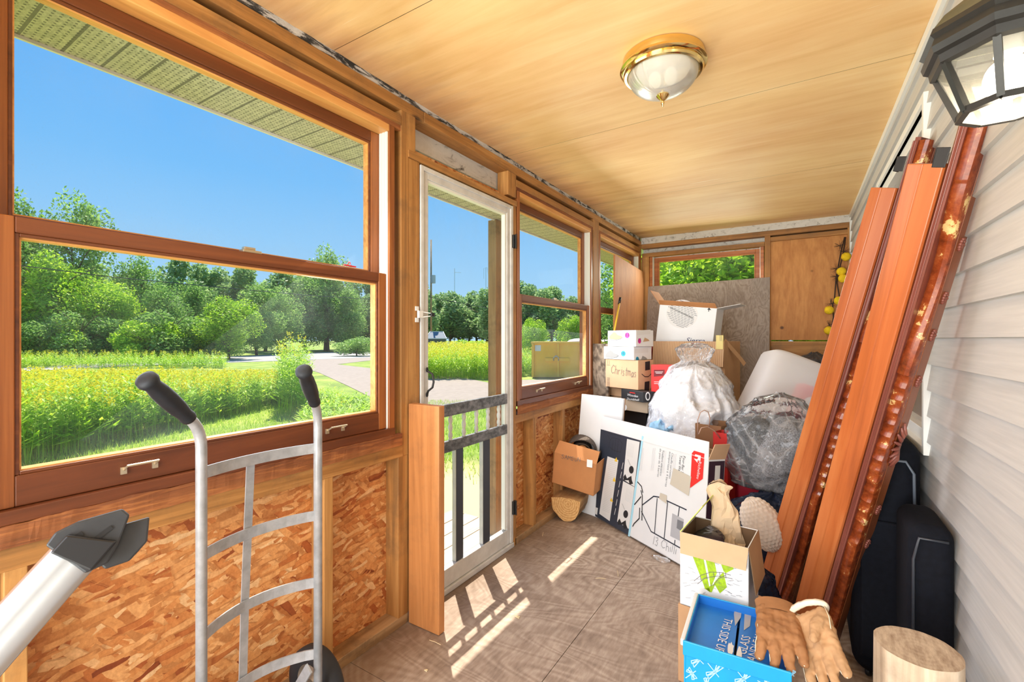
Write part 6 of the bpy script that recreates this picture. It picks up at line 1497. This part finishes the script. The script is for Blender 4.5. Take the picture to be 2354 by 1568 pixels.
# ---- bags
PE = film('clear_plastic_film', (1, 1, 1), .12, .30, 2.6, .9)
PE3 = film('clear_film_over_towels', (1, 1, 1), .05, .30, 1.6, 1.0)
PE2, _t, _m = sheet('milky_plastic_film', (.95, .95, .97), .40, .12, .9, bumps=.6, bscale=18)
SH = plain('white_bedding', (.82, .82, .85), .85, 0, .04, 4)
def blob(C, prof, seed, nu=110, nv=80, fold=.05, fine=.02, ell=(1, 1), tilt=(0, 0)):
    mb = MB()
    def rad(v):
        for (v0, r0), (v1, r1) in zip(prof, prof[1:]):
            if v <= v1: f = (v - v0) / (v1 - v0); f = f * f * (3 - 2 * f); return r0 + (r1 - r0) * f
        return prof[-1][1]
    Hh = prof[-1][0]
    def fn(u, v):
        a = 2 * math.pi * u; z = v * Hh; r = rad(z)
        q = V(math.cos(a) * 1.6, math.sin(a) * 1.6, z * 3.2 + seed)
        q += V(noise.noise(q * 1.3), noise.noise(q * 1.3 + V(4, 4, 4)), 0) * .55
        n1 = 1 - 2 * abs(noise.noise(q * 1.5)); n2 = 1 - 2 * abs(noise.noise(q * 3.7 + V(3, 1, 2))); n3 = noise.noise(q * 9)
        r = r * (1 + fold * n1 * 1.2 + fold * .55 * n2) + fine * n3 * .25 * min(1, r * 8)
        return (C[0] + r * ell[0] * math.cos(a) + tilt[0] * z, C[1] + r * ell[1] * math.sin(a) + tilt[1] * z, C[2] + z + .012 * n1)
    mb.grid(fn, nu, nv, 0, True); return mb
bc = P(1598, 900, D=3.18); BZ = .42
t = thing('plastic_bag', 'knotted clear plastic bag bulging with white bedding, behind the towel warmer box', 'bag', (bc.x, bc.y, BZ))
Wd('bag_film', blob((bc.x, bc.y, BZ), [(0, .02), (.02, .24), (.16, .298), (.34, .275), (.50, .215), (.62, .155), (.675, .085), (.715, .10), (.755, .115), (.785, .08), (.80, .01)], 3, 150, 110, .075, .05), PE, t, smooth=True)
t = thing('bedding', 'white crumpled bedding packed inside the knotted clear bag', 'bedding', (bc.x, bc.y, BZ + .01))
Wd('bedding', blob((bc.x, bc.y, BZ + .01), [(0, .02), (.02, .22), (.16, .275), (.34, .252), (.50, .19), (.60, .11), (.64, .01)], 3, 160, 120, .115, .06), SH, t, smooth=True)
t = thing('blue_cloth', 'pale blue cloth at the lower left corner inside the knotted clear bag', 'cloth', P(1520, 970, D=2.95))
mb = MB(); mb.ball(P(1528, 985, D=3.06), (.075, .06, .07), 40); mb.xf(lambda p: crumple(p, 11, .045, 4)); Wd('cloth', mb, plain('pale_blue_cloth', sr(150, 196, 230), .8), t, smooth=True)
mb = MB(); carton('brown_carton', 'brown carton on the floor holding up the knotted clear bag', 'box', (bc.x + .25, bc.y - .26, .002), V(.1, .995, 0), V(-.995, .1, 0), zz, .48, .46, .41, M['card'])
# gift bags
p = P(1661, 1000, D=2.80)
t = thing('gift_bag', 'open brown paper bag with twisted paper handles behind the towel warmer box', 'paper bag', (p.x - .12, p.y, .0))
bx0 = V(p.x - .155, p.y, .0)
mb = MB(); zt_ = .735
for (a, b) in (((0, 0), (.15, -.03)), ((.15, -.03), (.19, .08)), ((.19, .08), (.04, .11)), ((.04, .11), (0, 0))):
    A_, B_ = bx0 + V(*a, 0), bx0 + V(*b, 0); mb.bar(A_ + V(0, 0, .37 + .0), B_ + V(0, 0, .37), .002, .72 + (.03 if a == (.19, .08) else 0))
Wd('bag', mb, plain('brown_kraft_bag', sr(136, 96, 62), .8, 0, .1, 8), t)
mb = MB(); mb.tube([P(1604, 1000, D=2.72), P(1604, 965, D=2.72), P(1610, 948, D=2.72), P(1619, 943, D=2.73), P(1628, 947, D=2.74), P(1632, 962, D=2.74), P(1630, 982, D=2.76)], .0028, 6)
Wd('handle', mb, plain('pinkish_paper_cord', sr(184, 148, 130), .8), t, smooth=True)
mb = MB(); mb.tube([P(1606, 998, D=2.62), P(1612, 984, D=2.62), P(1626, 981, D=2.64), P(1642, 990, D=2.66), P(1656, 1008, D=2.68)], .0028, 6); Wd('handle', mb, plain('pinkish_paper_cord_2', sr(184, 148, 130), .8), t, smooth=True)
p = P(1668, 1005, D=2.66)
t, F, FR = carton('red_gift_bag', 'red paper bag wedged between the towel warmer box and the clear bag of towels', 'paper bag', V(p.x + .01, p.y, .01), V(.3, .95, 0), V(-.95, .3, 0), zz, .10, .085, .70, M['redbag'], M['redbag'], True, .002)
# clear bag of grey towels
tcn = P(1768, 1040, D=2.62)
t = thing('towel_bag', 'clear plastic bag holding folded grey towels, beside the left bed rail', 'bag', (tcn.x, tcn.y, .42))
Wd('bag_film', blob((tcn.x, tcn.y, .40), [(0, .02), (.03, .17), (.18, .225), (.36, .21), (.44, .15), (.50, .10), (.545, .015)], 9, 130, 90, .10, .05, (1.08, .85), (.10, 0)), PE3, t, smooth=True)
TW = plain('grey_towelling', sr(128, 128, 130), .95, 0, .7, 150); TW2 = plain('dark_grey_towelling', sr(96, 98, 100), .95, 0, .6, 120)
for lb, c_, s_, m_, r0 in (('mid grey folded towel in front inside the clear bag', V(.06, -.04, .20), (.175, .14, .25), TW, .35), ('dark grey folded towel at the left inside the clear bag', V(-.08, .0, .22), (.145, .14, .22), TW2, -.3), ('dark grey folded towel on top inside the clear bag', V(.06, .03, .36), (.12, .09, .055), TW2, .2)):
    q = V(tcn.x, tcn.y, .40) + c_ + V(.02, 0, 0); tt_ = thing('folded_towel', lb, 'towel', q, group='grey towels in the clear bag')
    mb = MB(); mb.ball((0, 0, 0), (1, 1, 1), 30)
    R_2 = Matrix.Rotation(r0, 3, 'Y')
    def fn(p, s_=s_, R_2=R_2, q=q):
        p = Vector([math.copysign(abs(c) ** .6, c) for c in p]); p = Vector((p.x * s_[0], p.y * s_[1], p.z * s_[2])) * .85
        return crumple(q + R_2 @ p, 8, .02, 6)
    mb.xf(fn); Wd('towel', mb, m_, tt_, smooth=True)
# tote
tb = P(1815, 900, D=3.22)
a0 = .28; e1 = V(math.cos(a0), math.sin(a0), 0); 
Rl = P(1676, 952, D=3.02); ext = V(math.cos(TH - .18), math.sin(TH - .18), 0); ezt = (V(0, 0, 1) + ext * .40 + V(-.02, .10, 0)).normalized()
ext = (ext - ezt * ext.dot(ezt)).normalized(); eyt = ezt.cross(ext); Ot = Rl + ext * .325
t = thing('storage_tote', 'translucent white plastic tote turned upside down on the pile', 'storage tote', Ot, frame=(ext, eyt, ezt))
def rr_(ax_, ay_, a, e=5):
    c, s = math.cos(a), math.sin(a); return (ax_ * math.copysign(abs(c) ** (2 / e), c), ay_ * math.copysign(abs(s) ** (2 / e), s))
def tot(prof):
    mb = MB()
    def fn(u, v):
        k = v * (len(prof) - 1); i = min(int(k), len(prof) - 2); f = k - i; p0, p1 = prof[i], prof[i + 1]
        ax_ = p0[0] + (p1[0] - p0[0]) * f; ay_ = p0[1] + (p1[1] - p0[1]) * f; z = p0[2] + (p1[2] - p0[2]) * f
        x, y = rr_(ax_, ay_, 2 * math.pi * u); return (x, y, z)
    mb.grid(fn, 72, (len(prof) - 1) * 3, 0, True); return mb
TP, _t, _m = sheet('milky_tote_plastic', (1, 1, 1), .66, .3, .35)
Lc('tote_body', tot([(.305, .205, .0), (.30, .20, .05), (.285, .19, .05), (.262, .172, .455), (.255, .165, .475), (.235, .148, .488), (.12, .08, .492), (.001, .001, .492)]), TP, t, smooth=.7)
Lc('rim_lip', tot([(.305, .205, .0), (.325, .222, .0), (.328, .225, .035), (.318, .215, .04), (.303, .203, .04)]), TP, t, smooth=.7)
W0 = MW(t)
t = thing('christmas_wrap', 'red and white patterned package seen blurred through the tote', 'package', W0 @ V(.06, -.06, .2))
mb = MB(); mb.box(-.05, .10, -.165, -.06, .14, .34); mb.xf(lambda p: W0 @ p); Wd('package', mb, M['pinkred'] if 'pinkred' in M else M['red'], t, bevel=.01)
mb = MB(); mb.ball((.02, -.170, .23), (.035, .006, .045), 16); mb.xf(lambda p: W0 @ p); Wd('white_spot', mb, M['cardw'], t, smooth=True)
p = P(1650, 1040, D=3.0)
t, F, FR = carton('red_bin', 'red plastic bin under the translucent tote', 'bin', V(.16, 3.10, .002), V(0, 1, 0), V(-1, 0, 0), zz, .45, .56, .52, plain('red_plastic', sr(214, 24, 52), .4), body='bin_body')
# dark bags and knitted pillow below the towels
NB, _t, _m = sheet('dark_navy_plastic', sr(40, 52, 78), .92, .12, 1.0, bumps=.9, bscale=25)
bb = P(1775, 1230, D=2.36)
t = thing('dark_plastic_bag', 'crumpled dark blue plastic bag on the floor under the bag of towels', 'bag', (bb.x, bb.y, 0))
Wd('bag_film', blob((bb.x, bb.y + .10, .004), [(0, .02), (.02, .17), (.18, .20), (.34, .18), (.405, .10), (.43, .01)], 15, 110, 70, .12, .05, (1.0, .8)), NB, t, smooth=True)
kp = P(1752, 1205, D=2.22)
t = thing('knitted_pillow', 'cream chunky-knit pillow squeezed between the wine box and the left bed rail', 'pillow', kp)
mb = MB(); mb.ball((0, 0, 0), (.085, .065, .125), 130)
def kn(p):
    q = Matrix.Rotation(-.45, 3, 'Y') @ p; a = math.atan2(p.y, p.x); k = 1 + .055 * abs(math.sin(a * 9 + (1 if int(p.z * 60) % 2 else 0))) * abs(math.sin(p.z * 188))
    return kp + q * k
mb.xf(kn); Wd('pillow', mb, plain('cream_knit', sr(226, 212, 196), .95, 0, .08, 50), t, smooth=True)
t = thing('dark_plastic_wrap', 'grey-blue shiny plastic wrap on the floor right of the wine box', 'plastic wrap', P(1745, 1320, D=2.05))
c_ = P(1744, 1330, D=2.0); Wd('film', blob((c_.x, c_.y, .004), [(0, .01), (.02, .055), (.12, .07), (.22, .05), (.27, .01)], 19, 60, 40, .2, .06), NB, t, smooth=True)
c_ = V(.04, 4.3, .0); t = thing('black_bin_bag', 'dark shiny bag near the end wall behind the tote', 'bag', (0.03, 4.35, 0))
p = P(1872, 815, D=3.95); Wd('bag_film', blob((p.x, p.y, .004), [(0, .02), (.05, .2), (.9, .20), (1.05, .17), (1.13, .02)], 23, 70, 50, .06, .03), sheet('dark_grey_film', (.1, .1, .11), .93, .15, 1.0, bumps=.8)[0], t, smooth=True)

# ---- string of yellow pompoms on the end wall
PY = plain('yellow_pompom', sr(236, 200, 30), .9, 0, .15, 50); BKs = plain('dark_brown_cord', sr(60, 44, 34), .8)
g0 = P(1942, 545, y=4.965)
t = thing('pompom_garland', 'string of yellow pompoms and dark twigs hanging on the end wall beside the bed rails', 'garland', g0)
yp = 4.955
mb = MB()
for ch in ([(1942, 545), (1934, 575), (1927, 612), (1922, 640), (1918, 690), (1914, 700), (1916, 730), (1911, 758), (1908, 785)], [(1944, 545), (1938, 585), (1929, 620), (1924, 650), (1930, 685), (1914, 698)]):
    mb.tube([P(u, v, y=yp) for u, v in ch], .005, 6)
Wd('cord', mb, BKs, t, smooth=True)
for (u, v) in ((1945, 590), (1934, 624), (1938, 640), (1928, 691), (1906, 713), (1905, 760), (1912, 801)):
    c0 = P(u, v, y=yp - .03); mb = MB()
    mb.ball(c0, .036, 22)
    mb.xf(lambda p: c0 + (p - c0) * (1 + .10 * noise.noise(p * 90)))
    o = Wd('pompom', mb, PY, t, smooth=True)
for (u, v) in ((1931, 565), (1941, 578), (1923, 618), (1923, 636), (1910, 698), (1906, 748)):
    c0 = P(u, v, y=yp - .015); mb = MB(); r_ = random.Random(u)
    for k in range(16):
        a = r_.uniform(0, 6.28); d = V(math.cos(a), -.4, math.sin(a)) * .045; mb.tube([c0, c0 + d], [.0022, .0008], 4)
    Wd('twig_spray', mb, BKs, t)
# odds and ends on the floor
r_ = random.Random(12)
CH = plain('pale_chip', sr(224, 204, 160), .8)
for k, (u, v, s_, lb) in enumerate(((1190, 1417, .02, 'pale wood chip on the floor in front of the door sunlight'), (1248, 1228, .03, 'pale straw on the floor in front of the split log'), (1420, 1318, .03, 'pale straw near the floor seam'), (1381, 1330, .026, 'pale straw left of the floor seam'), (1000, 1477, .03, 'short straw on the dark floor by the board'), (980, 1540, .012, 'small round pale chip on the dark floor, nearest the camera'))):
    c0 = P(u, v, z=.004); mb = MB(); a = r_.uniform(0, 3); d = V(math.cos(a), math.sin(a), 0)
    if 'chip' in lb: mb.prism([(-s_ * .6, -s_ * .3), (s_ * .6, -s_ * .4), (s_ * .4, s_ * .4), (-s_ * .3, s_ * .3)], c0 - V(0, 0, .003), (1, 0, 0), (0, 1, 0), .003)
    else: mb.tube([c0 - d * s_, c0 + V(0, 0, .002), c0 + d * s_], .0013, 5)
    tag(Wd('wood_chip' if 'chip' in lb else 'straw', mb, CH), lb, 'debris')
w_ = P(1520, 1283, z=.01); mb = MB(); mb.ball(w_ + V(0, -.01, 0), (.05, .02, .012), 16); mb.xf(lambda p: crumple(p, 22, .012, 1)); tag(Wd('plastic_scrap', mb, PE, smooth=True), 'crumpled clear plastic scrap on the floor at the foot of the towel warmer box', 'scrap')

for ob in list(bpy.data.objects):
    if '_mw' in ob.keys(): del ob['_mw']
